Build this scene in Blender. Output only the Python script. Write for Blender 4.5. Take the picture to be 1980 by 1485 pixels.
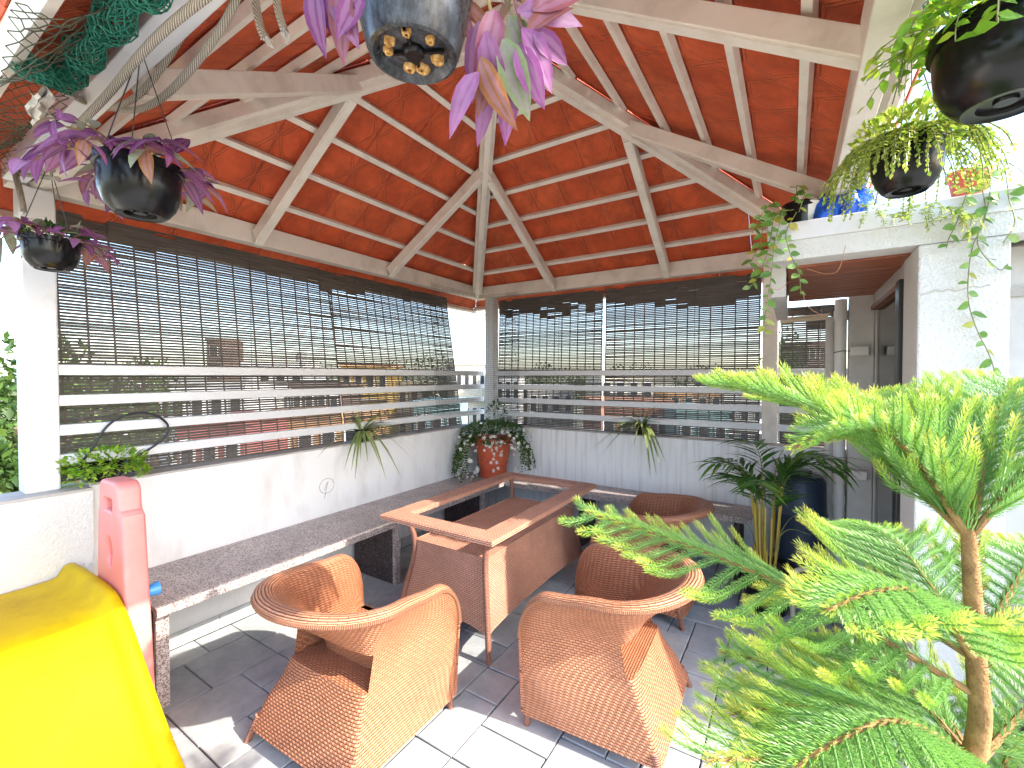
import bpy, math, random
import numpy as np
from mathutils import Vector, Matrix, Quaternion
random.seed(7)
R = math.radians
V = Vector
# ------------------------------------------------------------------ camera, sky, sun, exposure
scene = bpy.context.scene
for o in list(bpy.data.objects): bpy.data.objects.remove(o)
col = bpy.data.collections.new('Scene_objects'); scene.collection.children.link(col)
FP, CX, CY = 852.0, 990.0, 742.5
YAW = R(32.4); PIT = math.atan((727.0 - CY) / FP)
CAM = V((2.96, -3.77, 1.55))
cd = bpy.data.cameras.new('camera'); cam = bpy.data.objects.new('camera', cd); col.objects.link(cam)
cd.sensor_width = 36; cd.lens = 36 * FP / 1980; cd.clip_start = 0.02; cd.clip_end = 1500
cam.location = CAM; cam.rotation_euler = (R(90) + PIT, 0, YAW)
scene.camera = cam
SUN_DIR = V((1.38, 0.20, 1.0)).normalized()        # towards the sun
SUN_EL = math.asin(SUN_DIR.z); SUN_AZ = math.atan2(SUN_DIR.x, SUN_DIR.y)
world = bpy.data.worlds.new('World'); scene.world = world; world.use_nodes = True
wn = world.node_tree; bg = wn.nodes['Background']
sky = wn.nodes.new('ShaderNodeTexSky'); sky.sky_type = 'NISHITA'; sky.sun_disc = False
sky.sun_elevation = SUN_EL; sky.sun_rotation = SUN_AZ; sky.altitude = 300
sky.air_density = 1.0; sky.dust_density = 2.0; sky.ozone_density = 1.0
wn.links.new(sky.outputs[0], bg.inputs[0]); bg.inputs[1].default_value = 0.15
sd = bpy.data.lights.new('sun', 'SUN'); sun = bpy.data.objects.new('sun', sd); col.objects.link(sun)
sd.energy = 2.0; sd.angle = R(0.6); sd.color = (1.0, 0.93, 0.82)
sun.rotation_euler = (-SUN_DIR).to_track_quat('-Z', 'Y').to_euler(); sun.location = (6, 0, 8)
scene.view_settings.view_transform = 'Standard'; scene.view_settings.look = 'None'
scene.view_settings.gamma = 1; scene.view_settings.exposure = 2.48
cf = V((-math.sin(YAW) * math.cos(PIT), math.cos(YAW) * math.cos(PIT), math.sin(PIT)))
cr = V((math.cos(YAW), math.sin(YAW), 0)); cu = cr.cross(cf)
def at(x, y, D):                                   # survey helper: where a sight line reaches depth D
    return CAM + D * (cf + (x - CX) / FP * cr - (y - CY) / FP * cu)

# ------------------------------------------------------------------ materials
MATS = {}
def mat(name, rgb, rough=0.6, spec=0.5, metal=0.0):
    m = bpy.data.materials.new(name); m.use_nodes = True
    b = m.node_tree.nodes['Principled BSDF']
    b.inputs['Base Color'].default_value = (*rgb, 1); b.inputs['Roughness'].default_value = rough
    b.inputs['Specular IOR Level'].default_value = spec; b.inputs['Metallic'].default_value = metal
    MATS[name] = m
    return m
def N(m, t, **kw):
    n = m.node_tree.nodes.new(t)
    for k, v in kw.items(): setattr(n, k, v)
    return n
def L(m, a, b): m.node_tree.links.new(a, b)
def bsdf(m): return m.node_tree.nodes['Principled BSDF']
def ramp(m, fac, stops):
    r = N(m, 'ShaderNodeValToRGB'); e = r.color_ramp.elements
    while len(e) < len(stops): e.new(0.5)
    for i, (p, c) in enumerate(stops): e[i].position = p; e[i].color = (*c, 1)
    L(m, fac, r.inputs[0]); return r
def noise(m, vec, scale, detail=4, rough=0.6):
    n = N(m, 'ShaderNodeTexNoise'); n.inputs['Scale'].default_value = scale
    n.inputs['Detail'].default_value = detail; n.inputs['Roughness'].default_value = rough
    if vec is not None: L(m, vec, n.inputs['Vector'])
    return n
def mapping(m, vec, sc):
    k = N(m, 'ShaderNodeMapping'); k.inputs['Scale'].default_value = sc; L(m, vec, k.inputs['Vector']); return k.outputs[0]
def bump(m, h, strength=0.3, dist=0.01):
    b = N(m, 'ShaderNodeBump'); b.inputs['Strength'].default_value = strength; b.inputs['Distance'].default_value = dist
    L(m, h, b.inputs['Height']); L(m, b.outputs[0], bsdf(m).inputs['Normal']); return b
def mixc(m, fac, a, b, mode='MIX'):
    x = N(m, 'ShaderNodeMix', data_type='RGBA', blend_type=mode)
    if isinstance(fac, (int, float)): x.inputs[0].default_value = fac
    else: L(m, fac, x.inputs[0])
    for i, c in ((6, a), (7, b)):
        if isinstance(c, tuple): x.inputs[i].default_value = (*c, 1)
        else: L(m, c, x.inputs[i])
    return x.outputs[2]
def pos(m): return N(m, 'ShaderNodeNewGeometry').outputs['Position']
def mathn(m, op, a, b=None, c=None):
    n = N(m, 'ShaderNodeMath', operation=op)
    for i, v in enumerate((a, b, c)):
        if v is None: continue
        if isinstance(v, (int, float)): n.inputs[i].default_value = v
        else: L(m, v, n.inputs[i])
    return n.outputs[0]
def grimy(name, base, dark, rough=0.6, scale=3.0, amount=(0.35, 0.75), bscale=60, bstr=0.15, streak=None, bdist=0.004):
    m = mat(name, base, rough); p = pos(m)
    v = mapping(m, p, streak) if streak else p
    n = noise(m, v, scale, 6, 0.65)
    r = ramp(m, n.outputs[0], [(amount[0], base), (amount[1], dark)])
    L(m, r.outputs[0], bsdf(m).inputs['Base Color'])
    n2 = noise(m, p, bscale, 3, 0.6); bump(m, n2.outputs[0], bstr, bdist)
    return m
grimy('plaster', (0.80, 0.795, 0.78), (0.56, 0.53, 0.49), 0.75, 1.6, (0.48, 0.88), 35, 0.22, (3.0, 3.0, 1.0))
grimy('plaster_streaked', (0.83, 0.82, 0.80), (0.52, 0.48, 0.43), 0.75, 2.0, (0.48, 0.82), 35, 0.15, (14, 14, 0.6))
grimy('rough_plaster', (0.70, 0.70, 0.67), (0.56, 0.54, 0.49), 0.85, 1.6, (0.5, 0.85), 90, 0.9, None, 0.01)
grimy('cement_sill', (0.52, 0.49, 0.45), (0.30, 0.27, 0.24), 0.85, 6, (0.3, 0.8), 70, 0.3)
grimy('white_paint', (0.68, 0.69, 0.70), (0.54, 0.52, 0.49), 0.45, 8, (0.55, 0.9), 40, 0.05)
grimy('cream_steel', (0.76, 0.70, 0.62), (0.48, 0.41, 0.34), 0.5, 5, (0.45, 0.85), 50, 0.1)
grimy('batten_paint', (0.82, 0.77, 0.68), (0.60, 0.54, 0.46), 0.5, 6, (0.45, 0.85), 60, 0.1)
grimy('ground_far', (0.16, 0.17, 0.09), (0.30, 0.25, 0.18), 0.95, 0.15, (0.4, 0.6), 2, 0.1)
grimy('pvc_grey', (0.58, 0.56, 0.53), (0.42, 0.40, 0.37), 0.5, 4, (0.4, 0.8), 50, 0.06)
grimy('pvc_white', (0.74, 0.73, 0.70), (0.56, 0.54, 0.50), 0.4, 5, (0.45, 0.85), 50, 0.04)
grimy('pvc_cream', (0.66, 0.55, 0.40), (0.52, 0.42, 0.30), 0.4, 5, (0.45, 0.85), 50, 0.04)
mat('joint_dark', (0.045, 0.046, 0.048), 0.9)
mat('black_plastic', (0.006, 0.006, 0.007), 0.24, 0.35)
mat('black_frame', (0.012, 0.012, 0.014), 0.35)
mat('dark_wire', (0.05, 0.045, 0.045), 0.6)
mat('cable', (0.015, 0.018, 0.02), 0.45)
mat('navy_plastic', (0.03, 0.045, 0.075), 0.4)
mat('red_plastic', (0.45, 0.03, 0.02), 0.4)
mat('blue_plastic', (0.05, 0.25, 0.62), 0.35)
mat('net_dark', (0.05, 0.055, 0.05), 0.8)
mat('net_green', (0.02, 0.20, 0.13), 0.7)
mat('net_olive', (0.10, 0.11, 0.07), 0.8)
mat('soil', (0.05, 0.03, 0.02), 0.95)
mat('cloth_white', (0.6, 0.58, 0.54), 0.9)
mat('cane', (0.45, 0.32, 0.05), 0.45)
mat('window_glass', (0.03, 0.035, 0.04), 0.08)
mat('steel_bolt', (0.55, 0.55, 0.55), 0.3, metal=1.0)
# black plastic with scuffs
m = mat('scuffed_black', (0.02, 0.02, 0.024), 0.3); p = N(m, 'ShaderNodeTexCoord').outputs['Object']
r = ramp(m, noise(m, mapping(m, p, (30, 30, 10)), 3, 8, 0.75).outputs[0], [(0.42, (0.016, 0.017, 0.02)), (0.72, (0.10, 0.11, 0.13))])
L(m, r.outputs[0], bsdf(m).inputs['Base Color'])
r = ramp(m, noise(m, p, 30, 5).outputs[0], [(0.35, (0.2,) * 3), (0.7, (0.55,) * 3)]); L(m, r.outputs[0], bsdf(m).inputs['Roughness'])
# mineral crust round the drain holes
m = mat('rust_crust', (0.6, 0.32, 0.08), 0.9); p = pos(m)
r = ramp(m, noise(m, p, 90, 5).outputs[0], [(0.35, (0.30, 0.12, 0.03)), (0.55, (0.68, 0.40, 0.12)), (0.7, (0.75, 0.66, 0.45))])
L(m, r.outputs[0], bsdf(m).inputs['Base Color']); bump(m, noise(m, p, 160).outputs[0], 0.8, 0.004)
# terracotta ceiling tile: embossed hexagon and corner lines in tile UV
m = mat('terracotta', (0.42, 0.11, 0.04), 0.7)
uv = N(m, 'ShaderNodeUVMap').outputs[0]; sx = N(m, 'ShaderNodeSeparateXYZ'); L(m, uv, sx.inputs[0])
ax = mathn(m, 'ABSOLUTE', mathn(m, 'SUBTRACT', sx.outputs[0], 0.5)); ay = mathn(m, 'ABSOLUTE', mathn(m, 'SUBTRACT', sx.outputs[1], 0.5))
hexd = mathn(m, 'MAXIMUM', mathn(m, 'ADD', mathn(m, 'MULTIPLY', ax, 0.80), mathn(m, 'MULTIPLY', ay, 0.5)), mathn(m, 'MULTIPLY', ay, 0.92))
def ridge(d, c, w):
    return mathn(m, 'SMOOTH_MAX', mathn(m, 'SUBTRACT', 1.0, mathn(m, 'DIVIDE', mathn(m, 'ABSOLUTE', mathn(m, 'SUBTRACT', d, c)), w)), 0.0, 0.1)
h = mathn(m, 'ADD', ridge(hexd, 0.335, 0.017), ridge(hexd, 0.390, 0.017))
dia = mathn(m, 'ADD', ax, ay)
h = mathn(m, 'ADD', h, mathn(m, 'MULTIPLY', ridge(dia, 0.80, 0.018), 0.55))
h = mathn(m, 'ADD', h, mathn(m, 'MULTIPLY', ridge(mathn(m, 'MAXIMUM', ax, ay), 0.475, 0.012), 0.8))
p = pos(m); nz = noise(m, p, 14, 6, 0.7)
rib = N(m, 'ShaderNodeTexWave'); rib.inputs['Scale'].default_value = 14; rib.inputs['Distortion'].default_value = 1.5; L(m, uv, rib.inputs['Vector'])
ht = mathn(m, 'ADD', mathn(m, 'MULTIPLY', h, 1.0), mathn(m, 'MULTIPLY', nz.outputs[0], 0.16))
ht = mathn(m, 'ADD', ht, mathn(m, 'MULTIPLY', rib.outputs['Fac'], 0.12))
bump(m, ht, 0.75, 0.009)
oi = N(m, 'ShaderNodeObjectInfo').outputs['Random']
c1 = ramp(m, oi, [(0, (0.56, 0.085, 0.024)), (0.5, (0.62, 0.104, 0.030)), (1, (0.66, 0.128, 0.042))]).outputs[0]
c2 = ramp(m, noise(m, p, 5, 7, 0.7).outputs[0], [(0.38, (0.72, 0.66, 0.62)), (0.62, (1.12, 1.1, 1.08))]).outputs[0]
c3 = mixc(m, 1.0, c1, c2, 'MULTIPLY')
L(m, mixc(m, mathn(m, 'MULTIPLY', h, 0.30), c3, (0.75, 0.24, 0.11)), bsdf(m).inputs['Base Color'])
# slate-look floor tile
m = mat('slate', (0.2, 0.21, 0.22), 0.55); p = pos(m)
oi = N(m, 'ShaderNodeObjectInfo').outputs['Random']
a = ramp(m, noise(m, p, 7, 8, 0.7).outputs[0], [(0.3, (0.34, 0.355, 0.36)), (0.52, (0.46, 0.475, 0.475)), (0.72, (0.56, 0.57, 0.565))]).outputs[0]
b = ramp(m, oi, [(0, (0.78, 0.80, 0.84)), (1, (1.12, 1.10, 1.08))]).outputs[0]
L(m, mixc(m, 1.0, a, b, 'MULTIPLY'), bsdf(m).inputs['Base Color'])
rr = ramp(m, noise(m, p, 20, 4).outputs[0], [(0.3, (0.4,) * 3), (0.7, (0.68,) * 3)]); L(m, rr.outputs[0], bsdf(m).inputs['Roughness'])
bump(m, noise(m, p, 28, 6, 0.65).outputs[0], 0.3, 0.006)
# granite, polished top and dark flamed faces
def granite(name, cols, rough, bs):
    m = mat(name, cols[1], rough); p = pos(m)
    v = N(m, 'ShaderNodeTexVoronoi'); v.inputs['Scale'].default_value = 190; L(m, p, v.inputs['Vector'])
    sp = N(m, 'ShaderNodeSeparateColor'); L(m, v.outputs['Color'], sp.inputs[0])
    a = ramp(m, sp.outputs[0], [(0.0, cols[0]), (0.35, cols[1]), (0.7, cols[2]), (1.0, cols[3])]); a.color_ramp.interpolation = 'CONSTANT'
    n2 = ramp(m, noise(m, p, 4, 6, 0.7).outputs[0], [(0.35, (0.8, 0.79, 0.78)), (0.7, (1.15, 1.14, 1.13))]).outputs[0]
    L(m, mixc(m, 1.0, a.outputs[0], n2, 'MULTIPLY'), bsdf(m).inputs['Base Color'])
    bump(m, noise(m, p, 120, 3).outputs[0], bs, 0.004)
granite('granite', [(0.20, 0.155, 0.15), (0.46, 0.39, 0.37), (0.58, 0.52, 0.50), (0.70, 0.66, 0.63)], 0.42, 0.08)
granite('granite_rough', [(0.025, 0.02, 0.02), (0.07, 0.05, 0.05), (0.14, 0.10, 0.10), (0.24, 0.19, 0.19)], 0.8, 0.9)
# woven rattan: staggered flat strands in UV metres
def rattan(name, c_a, c_b, gap, sx_, rough=0.5):
    m = mat(name, c_a, rough); uv = N(m, 'ShaderNodeUVMap').outputs[0]
    b = N(m, 'ShaderNodeTexBrick'); b.offset = 0.5; b.offset_frequency = 2
    b.inputs['Color1'].default_value = (*c_a, 1); b.inputs['Color2'].default_value = (*c_b, 1); b.inputs['Mortar'].default_value = (*gap, 1)
    b.inputs['Scale'].default_value = 1.0; b.inputs['Mortar Size'].default_value = 0.0016; b.inputs['Mortar Smooth'].default_value = 0.6
    b.inputs['Brick Width'].default_value = sx_[0]; b.inputs['Row Height'].default_value = sx_[1]; b.inputs['Bias'].default_value = -0.1
    wob = noise(m, uv, 9, 2); wv = N(m, 'ShaderNodeVectorMath', operation='MULTIPLY_ADD'); L(m, wob.outputs['Color'], wv.inputs[0])
    wv.inputs[1].default_value = (0.004, 0.004, 0); L(m, uv, wv.inputs[2]); L(m, wv.outputs[0], b.inputs['Vector'])
    n = noise(m, uv, 5, 4, 0.6)
    tone = ramp(m, n.outputs[0], [(0.3, (0.86, 0.84, 0.82)), (0.7, (1.1, 1.1, 1.1))]).outputs[0]
    L(m, mixc(m, 1.0, b.outputs['Color'], tone, 'MULTIPLY'), bsdf(m).inputs['Base Color'])
    # strand roundness: rows bulge, ends dive under
    s = N(m, 'ShaderNodeSeparateXYZ'); L(m, wv.outputs[0], s.inputs[0])
    row = mathn(m, 'DIVIDE', s.outputs[1], sx_[1]); rf = mathn(m, 'FLOOR', row)
    half = mathn(m, 'MULTIPLY', mathn(m, 'MODULO', mathn(m, 'ABSOLUTE', rf), 2.0), 0.5)
    cu_ = mathn(m, 'FRACT', mathn(m, 'ADD', mathn(m, 'DIVIDE', s.outputs[0], sx_[0]), half))
    hump = mathn(m, 'SINE', mathn(m, 'MULTIPLY', cu_, math.pi)); rh = mathn(m, 'SINE', mathn(m, 'MULTIPLY', mathn(m, 'FRACT', row), math.pi))
    hh = mathn(m, 'SUBTRACT', mathn(m, 'ADD', mathn(m, 'MULTIPLY', hump, 0.8), mathn(m, 'MULTIPLY', rh, 0.5)), mathn(m, 'MULTIPLY', b.outputs['Fac'], 0.9))
    bump(m, hh, 0.9, 0.0045)
    return m
rattan('rattan', (0.55, 0.225, 0.112), (0.48, 0.185, 0.09), (0.14, 0.04, 0.02), (0.025, 0.0115))
rattan('rattan_rim', (0.60, 0.27, 0.15), (0.53, 0.225, 0.12), (0.16, 0.06, 0.036), (0.07, 0.0075))
rattan('rattan_leg', (0.44, 0.20, 0.135), (0.38, 0.165, 0.105), (0.15, 0.06, 0.04), (0.5, 0.007))
rattan('rattan_table', (0.72, 0.37, 0.25), (0.65, 0.32, 0.21), (0.15, 0.06, 0.042), (0.024, 0.0105))
# plastics
def plastic(name, c, c2, rough, sc=3):
    m = mat(name, c, rough); p = pos(m)
    r = ramp(m, noise(m, p, sc, 7, 0.7).outputs[0], [(0.4, c), (0.75, c2)]); L(m, r.outputs[0], bsdf(m).inputs['Base Color'])
    v = N(m, 'ShaderNodeTexVoronoi'); v.inputs['Scale'].default_value = 60; L(m, p, v.inputs['Vector'])
    sp = ramp(m, v.outputs['Distance'], [(0.0, (0.55, 0.5, 0.3)), (0.045, (1, 1, 1))]).outputs[0]
    L(m, mixc(m, 0.35, r.outputs[0], sp, 'MULTIPLY'), bsdf(m).inputs['Base Color'])
    bump(m, noise(m, p, 45, 4).outputs[0], 0.06, 0.004)
plastic('yellow_plastic', (0.62, 0.45, 0.0), (0.42, 0.26, 0.004), 0.55, 4)
MATS['yellow_plastic'].node_tree.nodes['Principled BSDF'].inputs['Specular IOR Level'].default_value = 0.2
plastic('pink_plastic', (0.72, 0.22, 0.20), (0.66, 0.30, 0.27), 0.42)
plastic('orange_plastic', (0.55, 0.09, 0.035), (0.48, 0.11, 0.05), 0.45, 5)
plastic('red_pot', (0.42, 0.07, 0.04), (0.36, 0.09, 0.06), 0.5, 5)
# rope
m = mat('rope', (0.52, 0.46, 0.37), 0.85); uv = N(m, 'ShaderNodeUVMap').outputs[0]
w = N(m, 'ShaderNodeTexWave', wave_type='BANDS', bands_direction='DIAGONAL'); w.inputs['Scale'].default_value = 1.0; w.inputs['Distortion'].default_value = 0.6
L(m, mapping(m, uv, (6.0, 52, 1)), w.inputs['Vector'])
L(m, ramp(m, w.outputs['Fac'], [(0.1, (0.24, 0.20, 0.16)), (0.5, (0.55, 0.49, 0.40)), (1, (0.66, 0.61, 0.52))]).outputs[0], bsdf(m).inputs['Base Color']); bump(m, w.outputs['Fac'], 0.8, 0.006)
# bamboo slats: dark grey-brown with streaky random grain
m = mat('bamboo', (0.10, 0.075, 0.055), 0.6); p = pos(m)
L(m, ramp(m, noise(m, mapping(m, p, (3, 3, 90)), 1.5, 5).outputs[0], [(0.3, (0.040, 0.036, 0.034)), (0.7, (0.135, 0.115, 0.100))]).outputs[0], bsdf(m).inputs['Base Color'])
m = mat('blind_tape', (0.12, 0.10, 0.09), 0.9)
# wood
m = mat('wood_ceiling', (0.20, 0.055, 0.02), 0.4); p = pos(m)
L(m, ramp(m, noise(m, mapping(m, p, (2, 30, 2)), 2, 6).outputs[0], [(0.3, (0.20, 0.048, 0.018)), (0.7, (0.40, 0.12, 0.05))]).outputs[0], bsdf(m).inputs['Base Color'])
m = mat('wood_strip', (0.22, 0.07, 0.03), 0.5); p = pos(m)
L(m, ramp(m, noise(m, mapping(m, p, (20, 2, 20)), 2, 6).outputs[0], [(0.3, (0.10, 0.03, 0.012)), (0.7, (0.27, 0.10, 0.045))]).outputs[0], bsdf(m).inputs['Base Color'])
# reflective dark door glass
mat('door_glass', (0.012, 0.014, 0.016), 0.03, 1.0)
# leaves
def leafmat(name, stops, trans=0.35, rough=0.4, rnd=True):
    m = mat(name, stops[0][1], rough); nt = m.node_tree
    oi = N(m, 'ShaderNodeObjectInfo').outputs['Random']
    if not rnd: oi = N(m, 'ShaderNodeNewGeometry').outputs['Random Per Island']
    c = ramp(m, oi, stops).outputs[0]; p = pos(m)
    c = mixc(m, 1.0, c, ramp(m, noise(m, p, 70, 4).outputs[0], [(0.3, (0.78, 0.78, 0.78)), (0.7, (1.12, 1.12, 1.12))]).outputs[0], 'MULTIPLY')
    L(m, c, bsdf(m).inputs['Base Color'])
    t = N(m, 'ShaderNodeBsdfTranslucent'); L(m, c, t.inputs[0]); mx = N(m, 'ShaderNodeMixShader'); mx.inputs[0].default_value = trans
    out = nt.nodes['Material Output']; L(m, bsdf(m).outputs[0], mx.inputs[1]); L(m, t.outputs[0], mx.inputs[2]); L(m, mx.outputs[0], out.inputs[0])
    return m
def striped(name, stops, edge, n=3.0):                # lengthwise stripes from leaf UV
    m = leafmat(name, stops); uv = N(m, 'ShaderNodeUVMap').outputs[0]; s = N(m, 'ShaderNodeSeparateXYZ'); L(m, uv, s.inputs[0])
    d = mathn(m, 'ABSOLUTE', mathn(m, 'SUBTRACT', s.outputs[0], 0.5))
    k = ramp(m, mathn(m, 'SINE', mathn(m, 'MULTIPLY', d, n * 6.283)), [(0.25, (0,) * 3), (0.75, (1,) * 3)]).outputs[0]
    b = bsdf(m); old = b.inputs['Base Color'].links[0].from_socket
    c = mixc(m, mathn(m, 'MULTIPLY', k, 0.38), old, edge)
    L(m, c, b.inputs['Base Color'])
    for n_ in m.node_tree.nodes:
        if n_.type == 'BSDF_TRANSLUCENT': L(m, c, n_.inputs[0])
striped('leaf_purple', [(0.0, (0.17, 0.035, 0.14)), (0.22, (0.30, 0.085, 0.27)), (0.40, (0.13, 0.025, 0.07)), (0.56, (0.34, 0.14, 0.32)), (0.68, (0.26, 0.06, 0.16)), (0.78, (0.34, 0.14, 0.04)), (0.88, (0.20, 0.25, 0.09)), (1.0, (0.36, 0.46, 0.28))], (0.40, 0.22, 0.37), 1.4)
striped('leaf_spider', [(0.0, (0.13, 0.22, 0.035)), (1.0, (0.20, 0.30, 0.06))], (0.55, 0.58, 0.28), 1.0)
leafmat('leaf_hoya', [(0.0, (0.10, 0.24, 0.035)), (0.4, (0.16, 0.33, 0.05)), (0.75, (0.24, 0.37, 0.10)), (0.9, (0.40, 0.40, 0.05)), (1.0, (0.52, 0.42, 0.04))])
leafmat('leaf_lime', [(0.0, (0.13, 0.34, 0.02)), (0.5, (0.24, 0.46, 0.03)), (1.0, (0.42, 0.55, 0.05))], 0.4)
leafmat('leaf_lime_i', [(0.0, (0.13, 0.34, 0.02)), (0.5, (0.26, 0.48, 0.03)), (1.0, (0.46, 0.56, 0.06))], 0.4, 0.4, False)
leafmat('leaf_creeper_i', [(0.0, (0.20, 0.36, 0.03)), (0.5, (0.36, 0.50, 0.06)), (1.0, (0.58, 0.60, 0.14))], 0.4, 0.4, False)
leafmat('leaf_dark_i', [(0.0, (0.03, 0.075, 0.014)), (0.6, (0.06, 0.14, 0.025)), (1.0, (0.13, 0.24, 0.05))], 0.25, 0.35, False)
leafmat('leaf_palm', [(0.0, (0.05, 0.15, 0.025)), (0.6, (0.09, 0.24, 0.035)), (1.0, (0.20, 0.36, 0.05))], 0.3, 0.3)
leafmat('leaf_tree_i', [(0.0, (0.03, 0.07, 0.012)), (0.6, (0.07, 0.14, 0.022)), (1.0, (0.14, 0.22, 0.035))], 0.3, 0.5, False)
leafmat('petal', [(0.0, (0.78, 0.78, 0.72)), (1.0, (0.82, 0.80, 0.68))], 0.3)
leafmat('stem_purple', [(0, (0.24, 0.11, 0.10)), (1, (0.36, 0.28, 0.10))], 0.05)
leafmat('stem_green', [(0, (0.16, 0.19, 0.06)), (1, (0.24, 0.26, 0.09))], 0.05)
leafmat('stem_red', [(0, (0.36, 0.14, 0.08)), (1, (0.42, 0.2, 0.1))], 0.05)
# conifer needles: yellow-green towards the shoot tip (v in UV)
m = mat('needle', (0.08, 0.22, 0.03), 0.4); uv = N(m, 'ShaderNodeUVMap').outputs[0]; s = N(m, 'ShaderNodeSeparateXYZ'); L(m, uv, s.inputs[0])
ri = N(m, 'ShaderNodeNewGeometry').outputs['Random Per Island']; oi = N(m, 'ShaderNodeObjectInfo').outputs['Random']
tip = mathn(m, 'ADD', s.outputs[1], mathn(m, 'MULTIPLY', mathn(m, 'SUBTRACT', ri, 0.5), 0.12))
tip = mathn(m, 'ADD', tip, mathn(m, 'MULTIPLY', mathn(m, 'SUBTRACT', oi, 0.5), 0.25))
c = ramp(m, tip, [(0.0, (0.21, 0.39, 0.12)), (0.6, (0.27, 0.50, 0.11)), (0.86, (0.42, 0.60, 0.08)), (1.0, (0.64, 0.64, 0.12))]).outputs[0]
L(m, c, bsdf(m).inputs['Base Color']); t = N(m, 'ShaderNodeBsdfTranslucent'); L(m, c, t.inputs[0]); mx = N(m, 'ShaderNodeMixShader'); mx.inputs[0].default_value = 0.3
L(m, bsdf(m).outputs[0], mx.inputs[1]); L(m, t.outputs[0], mx.inputs[2]); L(m, mx.outputs[0], m.node_tree.nodes['Material Output'].inputs[0])
grimy('pine_bark', (0.40, 0.22, 0.08), (0.18, 0.09, 0.03), 0.85, 25, (0.35, 0.7), 120, 0.9)
grimy('bark', (0.16, 0.11, 0.07), (0.08, 0.055, 0.035), 0.9, 6, (0.35, 0.7), 20, 0.5)
# crumpled tarp
m = mat('tarp', (0.01, 0.10, 0.55), 0.3); p = pos(m); bump(m, noise(m, p, 16, 5, 0.6).outputs[0], 0.6, 0.03)
def wall(name, c): return grimy(name, c, tuple(x * 0.72 for x in c), 0.85, 0.6, (0.4, 0.75), 6, 0.1)
for nme, c in dict(b_white=(0.72, 0.71, 0.68), b_cream=(0.66, 0.60, 0.46), b_yellow=(0.58, 0.38, 0.09), b_orange=(0.46, 0.26, 0.12), b_brown=(0.17, 0.12, 0.10), b_red=(0.34, 0.10, 0.09), b_teal=(0.22, 0.38, 0.38), b_grey=(0.40, 0.39, 0.37), b_brick=(0.36, 0.15, 0.09), b_blue=(0.12, 0.22, 0.55), b_thatch=(0.42, 0.36, 0.24), b_rooftile=(0.40, 0.17, 0.08)).items(): wall(nme, c)

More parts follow.
